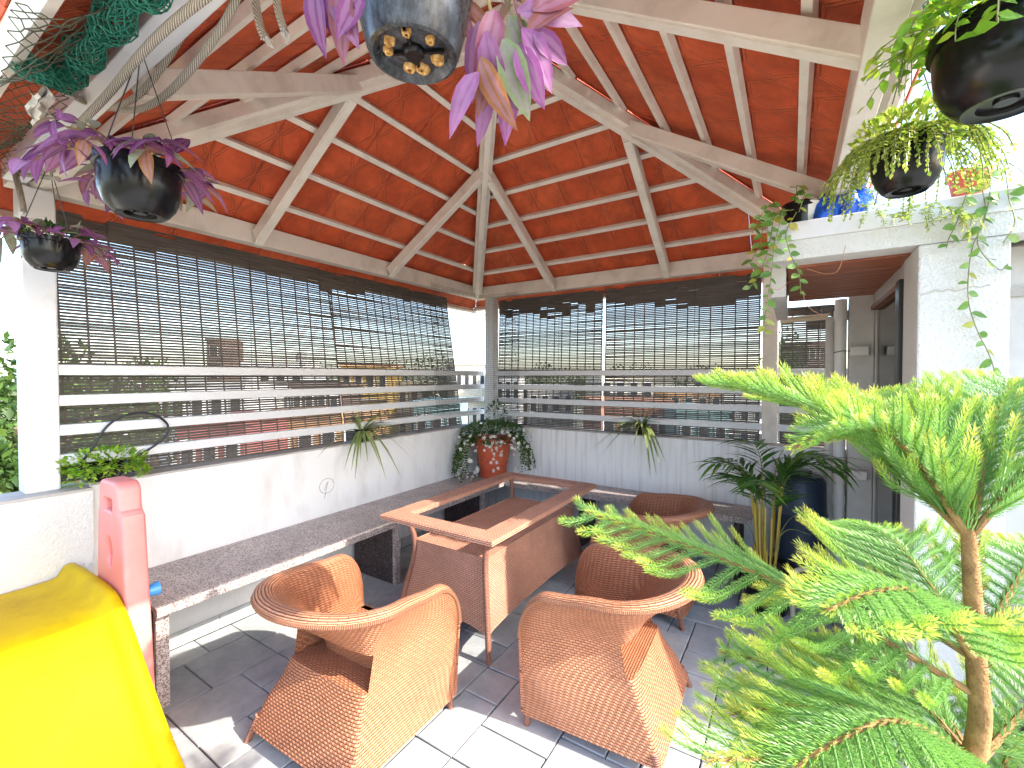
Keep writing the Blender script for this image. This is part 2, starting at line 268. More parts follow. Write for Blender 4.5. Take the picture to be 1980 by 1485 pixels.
# ------------------------------------------------------------------ mesh helpers
WL = {}                                              # world location of each thing's empty
class MB:
    def __init__(s): s.v = []; s.f = []; s.uv = []; s.smooth = False
    def add(s, vs, fs, uvs=None):
        o = len(s.v); s.v += [tuple(x) for x in vs]; s.f += [tuple(i + o for i in f) for f in fs]
        s.uv += uvs if uvs else [None] * len(fs)
        return s
    def box(s, lo, hi):
        x0, y0, z0 = lo; x1, y1, z1 = hi
        return s.hexa([(x0, y0, z0), (x1, y0, z0), (x1, y1, z0), (x0, y1, z0), (x0, y0, z1), (x1, y0, z1), (x1, y1, z1), (x0, y1, z1)])
    def hexa(s, q):
        return s.add(q, [(0, 3, 2, 1), (4, 5, 6, 7), (0, 1, 5, 4), (1, 2, 6, 5), (2, 3, 7, 6), (3, 0, 4, 7)])
    def bar(s, a, b, w, h, up=V((0, 0, 1)), top=True):   # rectangular bar a-b; h hangs below the a-b line when top
        a = V(a); b = V(b); d = (b - a).normalized(); sd_ = d.cross(up).normalized() * (w / 2); u = sd_.cross(d).normalized()
        u0, u1 = (u * 0, -u * h) if top else (u * h / 2, -u * h / 2)
        return s.hexa([a - sd_ + u1, b - sd_ + u1, b + sd_ + u1, a + sd_ + u1, a - sd_ + u0, b - sd_ + u0, b + sd_ + u0, a + sd_ + u0])
    def tube(s, pts, rad, n=8, cap=True, tw=0.0):
        pts = [V(p) for p in pts]; s.smooth = True
        if not hasattr(rad, '__len__'): rad = [rad] * len(pts)
        t0 = (pts[1] - pts[0]).normalized(); ref = V((0, 0, 1)) if abs(t0.z) < 0.9 else V((1, 0, 0)); u = t0.cross(ref).normalized()
        o = len(s.v); ln = 0; vs = []; lens = []
        for i, p in enumerate(pts):
            t = (pts[min(i + 1, len(pts) - 1)] - pts[max(i - 1, 0)]).normalized(); u = (u - t * u.dot(t)).normalized(); w = t.cross(u)
            if i: ln += (p - pts[i - 1]).length
            lens.append(ln)
            for k in range(n):
                a = 2 * math.pi * k / n; vs.append(p + (u * math.cos(a) + w * math.sin(a)) * rad[i])
        fs = []; uvs = []
        for i in range(len(pts) - 1):
            for k in range(n):
                k2 = (k + 1) % n; fs.append((i * n + k, i * n + k2, (i + 1) * n + k2, (i + 1) * n + k))
                uvs.append([(k / n, lens[i]), ((k + 1) / n, lens[i]), ((k + 1) / n, lens[i + 1]), (k / n, lens[i + 1])])
        if cap:
            fs += [tuple(range(n))[::-1], tuple(range((len(pts) - 1) * n, len(pts) * n))]; uvs += [[(0, 0)] * n, [(0, 0)] * n]
        return s.add(vs, fs, uvs)
    def lathe(s, prof, n=32, c=(0, 0, 0)):
        s.smooth = True; vs = []; fs = []; c = V(c)
        for r_, z in prof:
            for k in range(n): a = 2 * math.pi * k / n; vs.append(c + V((r_ * math.cos(a), r_ * math.sin(a), z)))
        for i in range(len(prof) - 1):
            for k in range(n): k2 = (k + 1) % n; fs.append((i * n + k, i * n + k2, (i + 1) * n + k2, (i + 1) * n + k))
        return s.add(vs, fs)
    def grid(s, fn, nu, nv, uvfn=None):
        vs = [fn(i / nu, j / nv) for j in range(nv + 1) for i in range(nu + 1)]; fs = []; uvs = []
        for j in range(nv):
            for i in range(nu):
                a = j * (nu + 1) + i; q = (a, a + 1, a + nu + 2, a + nu + 1); fs.append(q)
                uvs.append([uvfn(i / nu, j / nv), uvfn((i + 1) / nu, j / nv), uvfn((i + 1) / nu, (j + 1) / nv), uvfn(i / nu, (j + 1) / nv)] if uvfn else None)
        s.smooth = True
        return s.add(vs, fs, uvs)
    def leaf(s, p, d, n, ln, w, droop=0.15, fold=0.2, rows=4, pw=1.0):
        p = V(p); d = V(d).normalized(); n = V(n); sd_ = d.cross(n)
        if sd_.length < 1e-4: sd_ = d.orthogonal()
        sd_.normalize(); n = sd_.cross(d); vs = []; fs = []; uvs = []
        for i in range(rows + 1):
            t = i / rows; ww = w / 2 * (math.sin(math.pi * min(1, t ** pw * 0.97 + 0.03)) ** 0.85); c = p + d * ln * t - n * droop * ln * t * t
            vs += [c - sd_ * ww + n * fold * ww, c, c + sd_ * ww + n * fold * ww]
        for i in range(rows):
            a = i * 3
            for k in (0, 1):
                fs.append((a + k, a + k + 1, a + k + 4, a + k + 3)); uvs.append([(k / 2, i / rows), ((k + 1) / 2, i / rows), ((k + 1) / 2, (i + 1) / rows), (k / 2, (i + 1) / rows)])
        s.smooth = True
        return s.add(vs, fs, uvs)
    def mesh(s, name, off=V((0, 0, 0)), m=None, sharp=40):
        me = bpy.data.meshes.new(name)
        me.from_pydata([(x - off.x, y - off.y, z - off.z) for x, y, z in s.v], [], s.f)
        if any(u is not None for u in s.uv):
            l = me.uv_layers.new(name='UVMap'); flat = []
            for f, u in zip(s.f, s.uv):
                for k in range(len(f)): flat += u[k] if u else (0.0, 0.0)
            l.data.foreach_set('uv', flat)
        if m: me.materials.append(MATS[m])
        if s.smooth:
            me.shade_smooth()
            if sharp: me.set_sharp_from_angle(angle=R(sharp))
        me.update(); return me
    def build(s, name, m, parent=None, bevel=0, sharp=40, **kw):
        off = WL.get(parent.name, V((0, 0, 0))) if parent else V((0, 0, 0))
        o = bpy.data.objects.new(name, s.mesh(name, off, m, sharp)); col.objects.link(o)
        if parent: o.parent = parent; WL[o.name] = off
        if bevel:
            b = o.modifiers.new('bevel', 'BEVEL'); b.width = bevel; b.segments = 2; b.limit_method = 'ANGLE'; b.angle_limit = R(40); b.harden_normals = False
        return tag(o, **kw)
def tag(o, label=None, cat=None, group=None, kind=None):
    for k, v in (('label', label), ('category', cat), ('group', group), ('kind', kind)):
        if v: o[k] = v
    return o
def thing(name, loc, label, cat, group=None):
    o = bpy.data.objects.new(name, None); col.objects.link(o); o.location = loc; o.empty_display_size = 0.05
    WL[o.name] = V(loc); return tag(o, label, cat, group)
def place(name, me, M, parent):                      # a shared-mesh piece under a thing, M in world space
    o = bpy.data.objects.new(name, me); col.objects.link(o); off = WL[parent.name]
    o.parent = parent; o.matrix_local = Matrix.Translation(-off) @ M; return o
def frame(p, d, n, s=1.0):
    d = V(d).normalized(); x = d.cross(V(n))
    if x.length < 1e-4: x = d.orthogonal()
    x.normalize(); z = x.cross(d)
    M = Matrix(((x.x, d.x, z.x, p[0]), (x.y, d.y, z.y, p[1]), (x.z, d.z, z.z, p[2]), (0, 0, 0, 1)))
    return M @ Matrix.Scale(s, 4)
def copy_tree(o, parent=None):
    c = o.copy(); col.objects.link(c); c.parent = parent
    for ch in list(o.children): copy_tree(ch, c)
    return c
def rv(a=1.0): return V((random.uniform(-a, a), random.uniform(-a, a), random.uniform(-a, a)))
def spline(pts, n=8):
    pts = [V(p) for p in pts]; P = [pts[0] * 2 - pts[1]] + pts + [pts[-1] * 2 - pts[-2]]; out = []
    for i in range(1, len(P) - 2):
        a, b, c, d = P[i - 1:i + 3]
        for k in range(n):
            t = k / n; out.append(0.5 * ((2 * b) + (c - a) * t + (2 * a - 5 * b + 4 * c - d) * t * t + (3 * b - a - 3 * c + d) * t ** 3))
    return out + [pts[-1]]

# ------------------------------------------------------------------ ground and terrace floor
YW = 0.25                                            # inner face of the far parapet
XR = 3.2
GZ = -9.0
b = MB(); b.add([(-700, -700, GZ), (700, -700, GZ), (700, 700, GZ), (-700, 700, GZ)], [(0, 1, 2, 3)])
b.build('ground', 'ground_far', kind='structure')
b = MB(); b.box((-0.15, -6.5, -0.35), (8.5, YW + 0.15, -0.014)); floor = b.build('floor', 'joint_dark', kind='structure')
grimy('terrace_concrete', (0.50, 0.48, 0.45), (0.38, 0.36, 0.33), 0.8, 1.2, (0.35, 0.75), 30, 0.2)  # unseen outer terrace paving, added pale to bounce sunlight into the pavilion
MB().box((3.74, -6.5, -0.0135), (8.5, -1.0, 0.0)).build('terrace', 'terrace_concrete', kind='structure')
MB().box((-0.15, -6.5, -0.0135), (3.738, -4.02, 0.0)).build('terrace', 'terrace_concrete', kind='structure')
CELL = 0.53
P1 = [(0, 0, .33, .33), (.33, 0, .20, .20), (.33, .20, .20, .33), (0, .33, .20, .20), (.20, .33, .13, .20)]
P2 = [(0, 0, .20, .33), (.20, 0, .33, .20), (.20, .20, .33, .33), (0, .33, .20, .20)]
GAP = 0.0035
for ix in range(0, 7):
    for iy in range(-8, 1):
        x0 = 0.015 + ix * CELL; y0 = YW - 0.01 - CELL + iy * CELL + CELL * 0
        pts = P1 if (ix + iy) % 2 == 0 else P2
        for (a, c, w, h) in pts:
            X0, X1, Y0, Y1 = x0 + a, x0 + a + w, y0 + c, y0 + c + h
            if X0 > 3.72 or Y1 < -4.0: continue
            bb = MB(); g = GAP; e = 0.004; zt = random.uniform(-0.0012, 0.0); j = [random.uniform(-.0015, .0015) for _ in range(8)]
            lo = [(X0 + g + j[0], Y0 + g + j[1]), (X1 - g + j[2], Y0 + g + j[3]), (X1 - g + j[4], Y1 - g + j[5]), (X0 + g + j[6], Y1 - g + j[7])]
            cxx, cyy = (X0 + X1) / 2, (Y0 + Y1) / 2
            sh = lambda q: (q[0] + (e if q[0] < cxx else -e), q[1] + (e if q[1] < cyy else -e))
            vs = [(*q, -0.013) for q in lo] + [(*q, zt - 0.003) for q in lo] + [(*sh(q), zt) for q in lo]
            fs = [(8, 9, 10, 11)] + [(4 + k, 4 + (k + 1) % 4, 8 + (k + 1) % 4, 8 + k) for k in range(4)] + [(k, (k + 1) % 4, 4 + (k + 1) % 4, 4 + k) for k in range(4)]
            bb.add(vs, fs).build('floor_tile', 'slate', floor)

# ------------------------------------------------------------------ parapets, rails, benches
WH = 1.0
left = MB().box((-0.15, -3.05, 0), (0, YW + 0.15, WH)).build('parapet_wall', 'plaster', label='long white plastered parapet wall behind the granite bench with spider plant', cat='parapet')
MB().box((-0.149, -3.049, WH + 0.001), (-0.002, YW + 0.0, WH + 0.012)).build('sill', 'cement_sill', left)
front = MB().box((-0.15, -6.4, 0), (0.06, -3.052, WH - 0.012)).build('parapet_wall', 'rough_plaster', label='rough white parapet wall stub beside the yellow slide', cat='parapet')
MB().box((-0.149, -6.39, WH - 0.011), (0.058, -3.054, WH)).build('sill', 'cement_sill', front)
right = MB().box((0.002, YW, 0), (3.62, YW + 0.15, WH)).build('parapet_wall', 'plaster_streaked', label='streaked white parapet wall behind the orange flower pot and wicker chairs', cat='parapet')
MB().box((0.003, YW + 0.002, WH + 0.001), (3.618, YW + 0.148, WH + 0.012)).build('sill', 'cement_sill', right)
y = -3.03
while y < YW - 0.05:
    w = random.choice((.29, .33, .27)); y1 = min(y + w, YW - 0.012)
    MB().box((0.001, y + 0.002, 0.0), (0.011, y1 - 0.002, 0.085)).build('skirting_tile', 'slate', left); y += w
x = 0.02
while x < 3.4:
    w = random.choice((.29, .33, .27))
    MB().box((x + 0.002, YW - 0.011, 0.0), (x + w - 0.002, YW - 0.001, 0.085)).build('skirting_tile', 'slate', right); x += w
# wall graffito: pencilled circle on the left parapet (flat mark)
c = V((0.0, -1.72, 0.72)); pts = [c + V((0.0016, math.cos(a) * .062, math.sin(a) * .055)) for a in np.linspace(0, 6.2, 28)]
gm = MB(); gm.tube(pts, 0.0012, 4); gm.tube([c + V((.0016, -.02, -.09)), c + V((.0016, -.005, -.02)), c + V((.0016, .012, .03)), c + V((.0016, .0, .02)), c + V((.0016, -.02, -.03))], 0.0014, 4)
gm.build('pencil_mark', 'net_olive', left)
RZ = (1.58, 1.43, 1.285, 1.14)
rl = thing('railing', (-0.05, -1.4, WH), 'white four-bar railing on the parapet above the long bench', 'railing')
for z in RZ: MB().box((-0.075, -3.16, z - 0.026), (-0.035, YW + 0.10, z + 0.026)).build('rail', 'white_paint', rl, bevel=0.004)
rl = thing('railing', (1.6, YW + 0.05, WH), 'white four-bar railing on the parapet behind the corner flower pot and rear chair', 'railing')
for z in RZ: MB().box((0.16, YW + 0.035, z - 0.026), (3.40, YW + 0.075, z + 0.026)).build('rail', 'white_paint', rl, bevel=0.004)
BZ = 0.50
bn = thing('granite_bench', (0.28, -1.5, 0), 'long speckled granite slab bench along the left parapet', 'bench')
MB().box((0.004, -2.97, BZ - 0.022), (0.56, YW - 0.004, BZ)).build('seat_slab', 'granite', bn, bevel=0.003)
MB().box((0.515, -2.967, BZ - 0.045), (0.556, -0.13, BZ - 0.0225)).build('edge_strip', 'granite', bn, bevel=0.003)
for yy in (-2.95, -1.50, -0.42):
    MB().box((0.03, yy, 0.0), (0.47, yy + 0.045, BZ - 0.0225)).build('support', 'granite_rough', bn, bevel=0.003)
    MB().box((0.4715, yy - 0.004, 0.0), (0.50, yy + 0.049, BZ - 0.0225)).build('support_edge', 'granite', bn, bevel=0.003)
bn = thing('granite_bench', (1.7, 0.05, 0), 'shorter granite bench against the streaked wall behind the table', 'bench')
MB().box((0.562, -0.12, BZ - 0.022), (2.72, YW - 0.004, BZ - 0.0005)).build('seat_slab', 'granite', bn, bevel=0.003)
MB().box((0.562, -0.118, BZ - 0.045), (2.718, -0.08, BZ - 0.0225)).build('edge_strip', 'granite', bn, bevel=0.003)
for xx in (1.33, 2.6):
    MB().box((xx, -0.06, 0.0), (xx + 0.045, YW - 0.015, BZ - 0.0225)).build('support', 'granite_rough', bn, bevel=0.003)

# ------------------------------------------------------------------ pavilion: posts, beams, hipped roof
EZ = 2.555                                            # roof plane height at the eave line
C0 = V((-0.10, YW + 0.05, EZ)); L0 = V((-0.10, -3.25, EZ)); R0 = V((XR, YW + 0.05, EZ)); F0 = V((XR, -3.25, EZ)); AP = V((1.42, -1.55, 3.66))
pav = thing('pavilion', (1.5, -1.5, 0), 'open terrace pavilion with hipped terracotta tile roof on cream steel frame', 'pavilion')
MB().box((-0.145, -3.265, WH + 0.0), (-0.025, -3.145, 2.429)).build('post', 'white_paint', pav, bevel=0.008)
MB().box((0.035, YW + 0.02, WH + 0.014), (0.145, YW + 0.13, 2.424)).build('post', 'white_paint', pav, bevel=0.008)
MB().box((2.76, YW + 0.02, WH + 0.014), (2.87, YW + 0.13, 2.424)).build('post', 'cream_steel', pav, bevel=0.008)
MB().box((3.30, YW - 0.12, 0.0), (3.44, YW - 0.003, 2.424)).build('post', 'pvc_grey', pav, bevel=0.01)
MB().box((-0.145, -3.295, 2.43), (-0.06, YW + 0.14, 2.56)).build('eave_beam', 'cream_steel', pav, bevel=0.004)
MB().box((-0.058, YW + 0.02, 2.425), (XR + 0.05, YW + 0.10, 2.555)).build('eave_beam', 'cream_steel', pav, bevel=0.004)
MB().box((-0.058, -3.312, 2.440), (XR + 0.1, -3.235, 2.560)).build('eave_beam', 'white_paint', pav, bevel=0.004)
MB().box((XR - 0.085, -3.233, 2.432), (XR - 0.005, YW + 0.018, 2.56)).build('eave_beam', 'cream_steel', pav, bevel=0.004)
ROW = 0.285; TW = 0.262
OVER = 0.34
planes = [('left', C0, L0, .34), ('far', R0, C0, .34), ('front', L0, F0, .34), ('right', F0, R0, .10)]
def clip(poly, a, b_):                               # keep the left side of a->b in 2-D
    out = []
    for i in range(len(poly)):
        p, q = poly[i], poly[(i + 1) % len(poly)]
        sp = (b_[0] - a[0]) * (p[1] - a[1]) - (b_[1] - a[1]) * (p[0] - a[0]); sq = (b_[0] - a[0]) * (q[1] - a[1]) - (b_[1] - a[1]) * (q[0] - a[0])
        if sp >= 0: out.append(p)
        if (sp > 0 > sq) or (sp < 0 < sq): t = sp / (sp - sq); out.append((p[0] + (q[0] - p[0]) * t, p[1] + (q[1] - p[1]) * t))
    return out
TH = 0.018
for name, E0, E1, OVER in planes:
    e = (E1 - E0).normalized(); foot = E0 + e * (AP - E0).dot(e); s = (AP - foot); H = s.length; s.normalize(); n = e.cross(s).normalized()
    if n.z < 0: n = -n
    LE = (E1 - E0).length; fa = (foot - E0).length
    k = 1 + OVER / H; k2 = 1 + .34 / H; tri = [(fa - fa * k2, -.34), (fa + (LE - fa) * k2, -.34), (fa, H)]; cutv = -OVER
    W = lambda u, v, d=0.0: E0 + e * u + s * v + n * d
    v0 = -0.34; nrow = int((H - v0) / ROW) + 1
    for r_ in range(nrow):
        va, vb = v0 + r_ * ROW, v0 + (r_ + 1) * ROW
        # batten under the lower edge of this row
        vm = va
        if r_ > 0 and vm > cutv and vm < H - 0.08:
            ul = fa - fa * (1 - vm / H); ur = fa + (LE - fa) * (1 - vm / H)
            ul += 0.05; ur -= 0.05
            if ur - ul > 0.1: MB().bar(W(ul, vm, -0.0015), W(ur, vm, -0.0015), 0.034, 0.032, n).build('batten', 'batten_paint', pav)
        off = 0.0
        i0 = int(tri[0][0] / TW) - 2; i1 = int(tri[1][0] / TW) + 2
        for i in range(i0, i1):
            ua, ub = i * TW + off, (i + 1) * TW + off
            g = 0.0014
            rect = [(ua + g, va + g), (ub - g, va + g), (ub - g, vb - g), (ua + g, vb - g)]
            q = rect
            if vb < cutv: continue
            if va < cutv: q = [(u, max(v, cutv)) for u, v in q]
            for kk in range(3): q = clip(q, tri[kk], tri[(kk + 1) % 3]) if q else q
            if not q or len(q) < 3: continue
            area = abs(sum(q[a][0] * q[(a + 1) % len(q)][1] - q[(a + 1) % len(q)][0] * q[a][1] for a in range(len(q)))) / 2
            if area < 0.0025: continue
            d0 = random.uniform(0.0, 0.0035); tl = random.uniform(-0.006, 0.006); nq = len(q)
            dep = lambda u, v: d0 + tl * (u - ua) + 0.006 * (v - va) / ROW
            vs = [W(u, v, dep(u, v)) for u, v in q] + [W(u, v, dep(u, v) + TH) for u, v in q]
            uvq = [((u - ua) / TW, (v - va) / ROW) for u, v in q]
            fs = [tuple(range(nq))[::-1], tuple(range(nq, 2 * nq))] + [(a, (a + 1) % nq, nq + (a + 1) % nq, nq + a) for a in range(nq)]
            uvs = [uvq[::-1], uvq] + [[uvq[a], uvq[(a + 1) % nq], uvq[(a + 1) % nq], uvq[a]] for a in range(nq)]
            MB().add(vs, fs, uvs).build('roof_tile', 'terracotta', pav)
    # ridge fascia at the outer edge
    MB().bar(W(fa - fa * k + .01, -OVER + 0.02, -0.0015), W(fa + (LE - fa) * k - .01, -OVER + 0.02, -0.0015), 0.03, 0.05, n).build('fascia', 'batten_paint', pav)
TN = 0.66
UPN = V((0, 0, 1))
def drop(p, d): return V(p) + V((0, 0, -d))
nodes = {}
for nm, K in dict(C=C0, L=L0, R=R0, F=F0).items():
    a = drop(K + (AP - K) * 0.02, 0.045); z = drop(AP, 0.05)
    hr = MB(); hr.bar(a, z, 0.105, 0.075); hr.build('hip_rafter', 'cream_steel', pav, bevel=0.003)
    sb = MB(); sb.bar(drop(a, 0.078), drop(z + (a - z) * 0.06, 0.078), 0.045, 0.035); sb.build('hip_flange', 'batten_paint', pav, bevel=0.002)
    nodes[nm] = drop(K + (AP - K) * TN, 0.060)
def jack(nd, ft):
    a = V(nd); f = V(ft); MB().bar(a, f, 0.062, 0.075).build('jack_rafter', 'cream_steel', pav, bevel=0.003)
    d = (f - a).normalized(); MB().bar(drop(a + d * .06, 0.085), drop(f - d * .02, 0.085), 0.05, 0.012).build('rafter_flange', 'batten_paint', pav)
jz = EZ - 0.055
jack(nodes['C'], (-0.06, -1.05, jz)); jack(nodes['C'], (0.90, YW + 0.03, jz)); jack(nodes['R'], (2.02, YW + 0.03, jz)); jack(nodes['R'], (XR - 0.02, -0.95, jz))
jack(nodes['L'], (-0.06, -2.19, jz)); jack(nodes['L'], (1.22, -3.24, jz)); jack(nodes['F'], (2.05, -3.22, jz)); jack(nodes['F'], (XR - 0.02, -2.15, jz))
MB().lathe([(0.0, -0.16), (0.07, -0.16), (0.085, -0.13), (0.085, -0.02), (0.0, -0.02)], 16, AP).build('roof_boss', 'cream_steel', pav)

# ------------------------------------------------------------------ bamboo roll blinds
def blind(A, B, zt, zb, topoff, inward, label, tapes, pitch=0.0165):
    """A,B: bottom corners (x,y); topoff: horizontal shift of the top; inward: unit vector into the pavilion"""
    A = V((*A, 0)); B = V((*B, 0)); d = (B - A); ln = d.length; d.normalize()
    t = thing('bamboo_blind', tuple((A + B) / 2 + V((0, 0, zb))), label, 'blind')
    P = lambda u, z: A + d * u + V((0, 0, z)) + V(topoff) * ((z - zb) / (zt - zb))
    sl = MB(); n = int((zt - zb) / pitch)
    for i in range(n):
        z = zb + i * pitch + random.uniform(-.0006, .0006); j = random.uniform(-.003, .003); k = random.uniform(-.0016, .0016)
        a, c = P(j, z + k), P(ln + j, z - k); o = V(inward) * 0.0015; h = V((0, 0, 0.0069 + random.uniform(-.0004, .0004)))
        sl.hexa([a - o - h, c - o - h, c + o - h, a + o - h, a - o + h, c - o + h, c + o + h, a + o + h])
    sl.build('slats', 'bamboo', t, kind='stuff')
    tm = None; nt = tapes
    vl = MB(); seg = ln / nt
    for i in range(nt + 1):
        u = i * seg + random.uniform(-.004, .004); o = V(inward) * 0.004; w = 0.0045
        u = min(max(u, 0.006), ln - 0.006)
        a, c = P(u, zb - .005), P(u + random.uniform(-.004, .004), zt); tb = MB()
        tb.hexa([a - d * w, a + d * w, a + d * w + o, a - d * w + o, c - d * w, c + d * w, c + d * w + o, c - d * w + o]); tb.build('tape', 'blind_tape', t)
    rows = 8
    for i in range(nt):
        rows = max(5, min(15, rows + random.choice((-3, -1, 0, 0, 0, 1, 3)))); skip = random.random() < 0.12
        for r_ in range(rows - (5 if skip else 0)):
            z = zt - r_ * pitch + random.uniform(-.002, .002)
            if random.random() < 0.10: continue
            a, c = P(i * seg - .002, z), P((i + 1) * seg + .002, z); o = V(inward) * 0.002; s_ = V(inward) * 0.009; h = V((0, 0, 0.0086))
            a += s_; c += s_
            vl.hexa([a - o - h, c - o - h, c + o - h, a + o - h, a - o + h, c - o + h, c + o + h, a + o + h])
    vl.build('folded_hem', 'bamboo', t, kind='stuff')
    pc = MB(); m_ = P(ln * 0.62, zt - .02) + V(inward) * 0.03; pc.tube([m_, m_ + V((0, 0, -1.0)) + V(inward) * 0.02], 0.0018, 5); pc.build('pull_cord', 'dark_wire', t)
blind((-0.13, -3.21), (-0.13, -1.47), 2.42, WH + 0.02, (-0.17, 0, 0), (1, 0, 0), 'dark bamboo slat blind next to the white corner post and hanging pots', 16)
blind((-0.13, -1.445), (-0.13, 0.06), 2.42, WH + 0.02, (-0.17, -0.07, 0), (1, 0, 0), 'dark bamboo slat blind behind the hanging net, leaning in the wall corner', 16)
blind((0.13, YW + 0.13), (1.37, YW + 0.13), 2.40, WH + 0.02, (0.0, 0.05, 0), (0, -1, 0), 'dark bamboo slat blind right behind the corner flower pot', 14)
blind((1.40, YW + 0.13), (2.74, YW + 0.13), 2.40, WH + 0.02, (0.0, 0.05, 0), (0, -1, 0), 'dark bamboo slat blind behind the spider plant on the streaked wall', 14)
blind((2.885, YW + 0.10), (3.30, YW + 0.10), 2.08, WH + 0.02, (0.0, 0.0, 0), (0, -1, 0), 'narrow bamboo slat blind under the wooden passage ceiling', 5)
# ------------------------------------------------------------------ neighbouring service block on the right
YB = -1.2
blk = thing('service_block', (4.2, -0.6, 0), 'white rough plastered block with wooden ceiling passage and flat slab roof', 'building')
MB().box((2.86, YB, 2.12), (6.5, YB + 0.15, 2.212)).build('header_band', 'rough_plaster', blk)
MB().box((2.85, YB - 0.012, 2.213), (6.5, YB + 0.162, 2.30)).build('parapet_cap', 'white_paint', blk, bevel=0.006)
MB().box((2.87, YB + 0.164, 2.15), (6.5, YW - 0.13, 2.25)).build('roof_slab', 'cement_sill', blk)
MB().box((3.42, YB + 0.002, 0.0), (3.70, YB + 0.30, 2.119)).build('pillar', 'rough_plaster', blk, bevel=0.008)
MB().box((3.701, YB + 0.27, 0.0), (6.5, YB + 0.40, 2.119)).build('recess_wall', 'pvc_grey', blk)
MB().box((3.702, YB + 0.25, 1.90), (6.49, YB + 0.269, 1.94)).build('recess_trim', 'cement_sill', blk)
MB().box((2.862, YB + 0.152, 1.965), (2.93, YW - 0.13, 2.149)).build('edge_beam', 'pvc_grey', blk, bevel=0.004)
MB().box((3.431, YB + 0.302, 2.03), (3.56, YW - 0.125, 2.149)).build('door_lintel', 'pvc_grey', blk)
yy = YB + 0.155; 
while yy < YW - 0.14:
    MB().box((2.935, yy, 2.108 + random.uniform(0, .004)), (3.43, yy + 0.083, 2.13)).build('ceiling_plank', 'wood_ceiling', blk, bevel=0.004); yy += 0.0865
MB().box((3.45, YB + 0.397, 0.05), (3.462, YW - 0.13, 2.0)).build('glass_pane', 'door_glass', blk)
MB().box((3.404, YB + 0.303, 0.0), (3.475, YB + 0.395, 2.029)).build('door_frame', 'black_frame', blk, bevel=0.004)
MB().box((3.425, YB + 0.397, 0.0), (3.475, YW - 0.13, 0.049)).build('door_sill', 'black_frame', blk)
MB().box((3.415, YB + 0.397, 2.001), (3.48, YW - 0.13, 2.029)).build('wood_strip', 'wood_strip', blk, bevel=0.003)
MB().box((3.44, YB + 0.40, 1.0), (3.449, YB + 0.415, 1.16)).build('door_handle', 'steel_bolt', blk)
MB().box((3.4415, YW - 0.128, 0.0), (3.62, YW - 0.006, 2.149)).build('jamb_wall', 'pvc_grey', blk)
# cracks in the pillar plaster
pp = [V((3.43, YB - 0.0005, 1.90))]
while pp[-1].x < 3.62: pp.append(pp[-1] + V((random.uniform(.012, .03), 0, random.uniform(-.014, .012))))
MB().tube(pp, 0.0014, 4).build('crack', 'cement_sill', blk)
def pipe(name, pts, r_, m, label, cat='pipe', joints=()):
    t = thing(name, tuple(pts[0]), label, cat); MB().tube(pts, r_, 16).build('pipe', m, t)
    for z in joints: MB().tube([V((pts[0][0], pts[0][1], z)), V((pts[0][0], pts[0][1], z + 0.07))], r_ * 1.14, 16).build('coupling', m, t)
    return t
pipe('drain_pipe', [(3.255, YW - 0.06, 0.0), (3.255, YW - 0.06, 2.10)], 0.037, 'pvc_white', 'tall white drain pipe standing in front of the grey passage post', joints=(0.62, 1.95))
pipe('drain_pipe', [(3.195, YW - 0.045, 0.0), (3.195, YW - 0.045, 1.98)], 0.028, 'pvc_grey', 'thin grey pipe between the passage blind and the white drain pipe', joints=(0.9,))
pipe('overflow_pipe', [(2.88, YW - 0.05, 1.975), (3.18, YW - 0.05, 1.985)], 0.022, 'pvc_cream', 'cream horizontal pipe under the wooden passage ceiling')
for z, w in ((1.72, 'upper'), (0.86, 'lower')):
    t = thing('junction_box', (3.37, YW - 0.15, z), 'small white %s on the grey post beside the drain pipe' % ('conduit box at eye level' if w == 'upper' else 'conduit box low behind the palm'), 'electrical box')
    MB().box((3.305, YW - 0.175, z - 0.03), (3.405, YW - 0.121, z + 0.03)).build('case', 'pvc_white', t, bevel=0.005)
    MB().box((3.31, YW - 0.18, z + 0.031), (3.40, YW - 0.123, z + 0.036)).build('lid', 'pvc_grey', t)
    MB().tube([(3.21, YW - 0.13, z - 0.004), (3.26, YW - 0.115, z + 0.008), (3.304, YW - 0.14, z + 0.005)], 0.003, 5).build('wire', 'dark_wire', t)
t = thing('water_drum', (3.02, 0.02, 0), 'dark navy plastic water drum behind the bamboo palm', 'drum')
MB().lathe([(0, 0), (.15, 0), (.155, .02), (.155, .24), (.165, .26), (.155, .28), (.16, .55), (.17, .57), (.16, .59), (.155, .80), (.13, .84), (0, .845)], 32, (3.02, 0.02, 0)).build('body', 'navy_plastic', t)
MB().lathe([(.07, .845), (.07, .875), (0, .88)], 20, (3.02, 0.02, 0)).build('cap', 'black_plastic', t)
t = thing('water_valve', (2.98, -0.42, 0), 'white pipe valve with red lever behind the palm stems', 'valve')
MB().tube(spline([(2.98, -.42, 0), (2.98, -.42, .22), (3.0, -.42, .30), (3.1, -.36, .32), (3.2, -.2, .32)], 6), 0.016, 12).build('pipe', 'pvc_cream', t)
MB().tube([(2.98, -.42, .14), (2.98, -.42, .20)], 0.026, 14).build('body', 'pvc_white', t)
MB().box((2.955, -.475, .205), (3.09, -.455, .218)).build('lever', 'red_plastic', t, bevel=0.003)
MB().tube([(2.98, -.45, .17), (2.98, -.47, .205)], 0.012, 10).build('stem', 'red_plastic', t)
t = thing('socket_plate', (3.14, -0.10, .42), 'white square socket plate near the floor behind the palm', 'socket')
MB().box((3.185, 0.165, 0.36), (3.27, 0.176, 0.445)).build('plate', 'pvc_white', t, bevel=0.004)
MB().box((3.205, 0.160, 0.385), (3.245, 0.1645, 0.42)).build('socket', 'black_plastic', t)

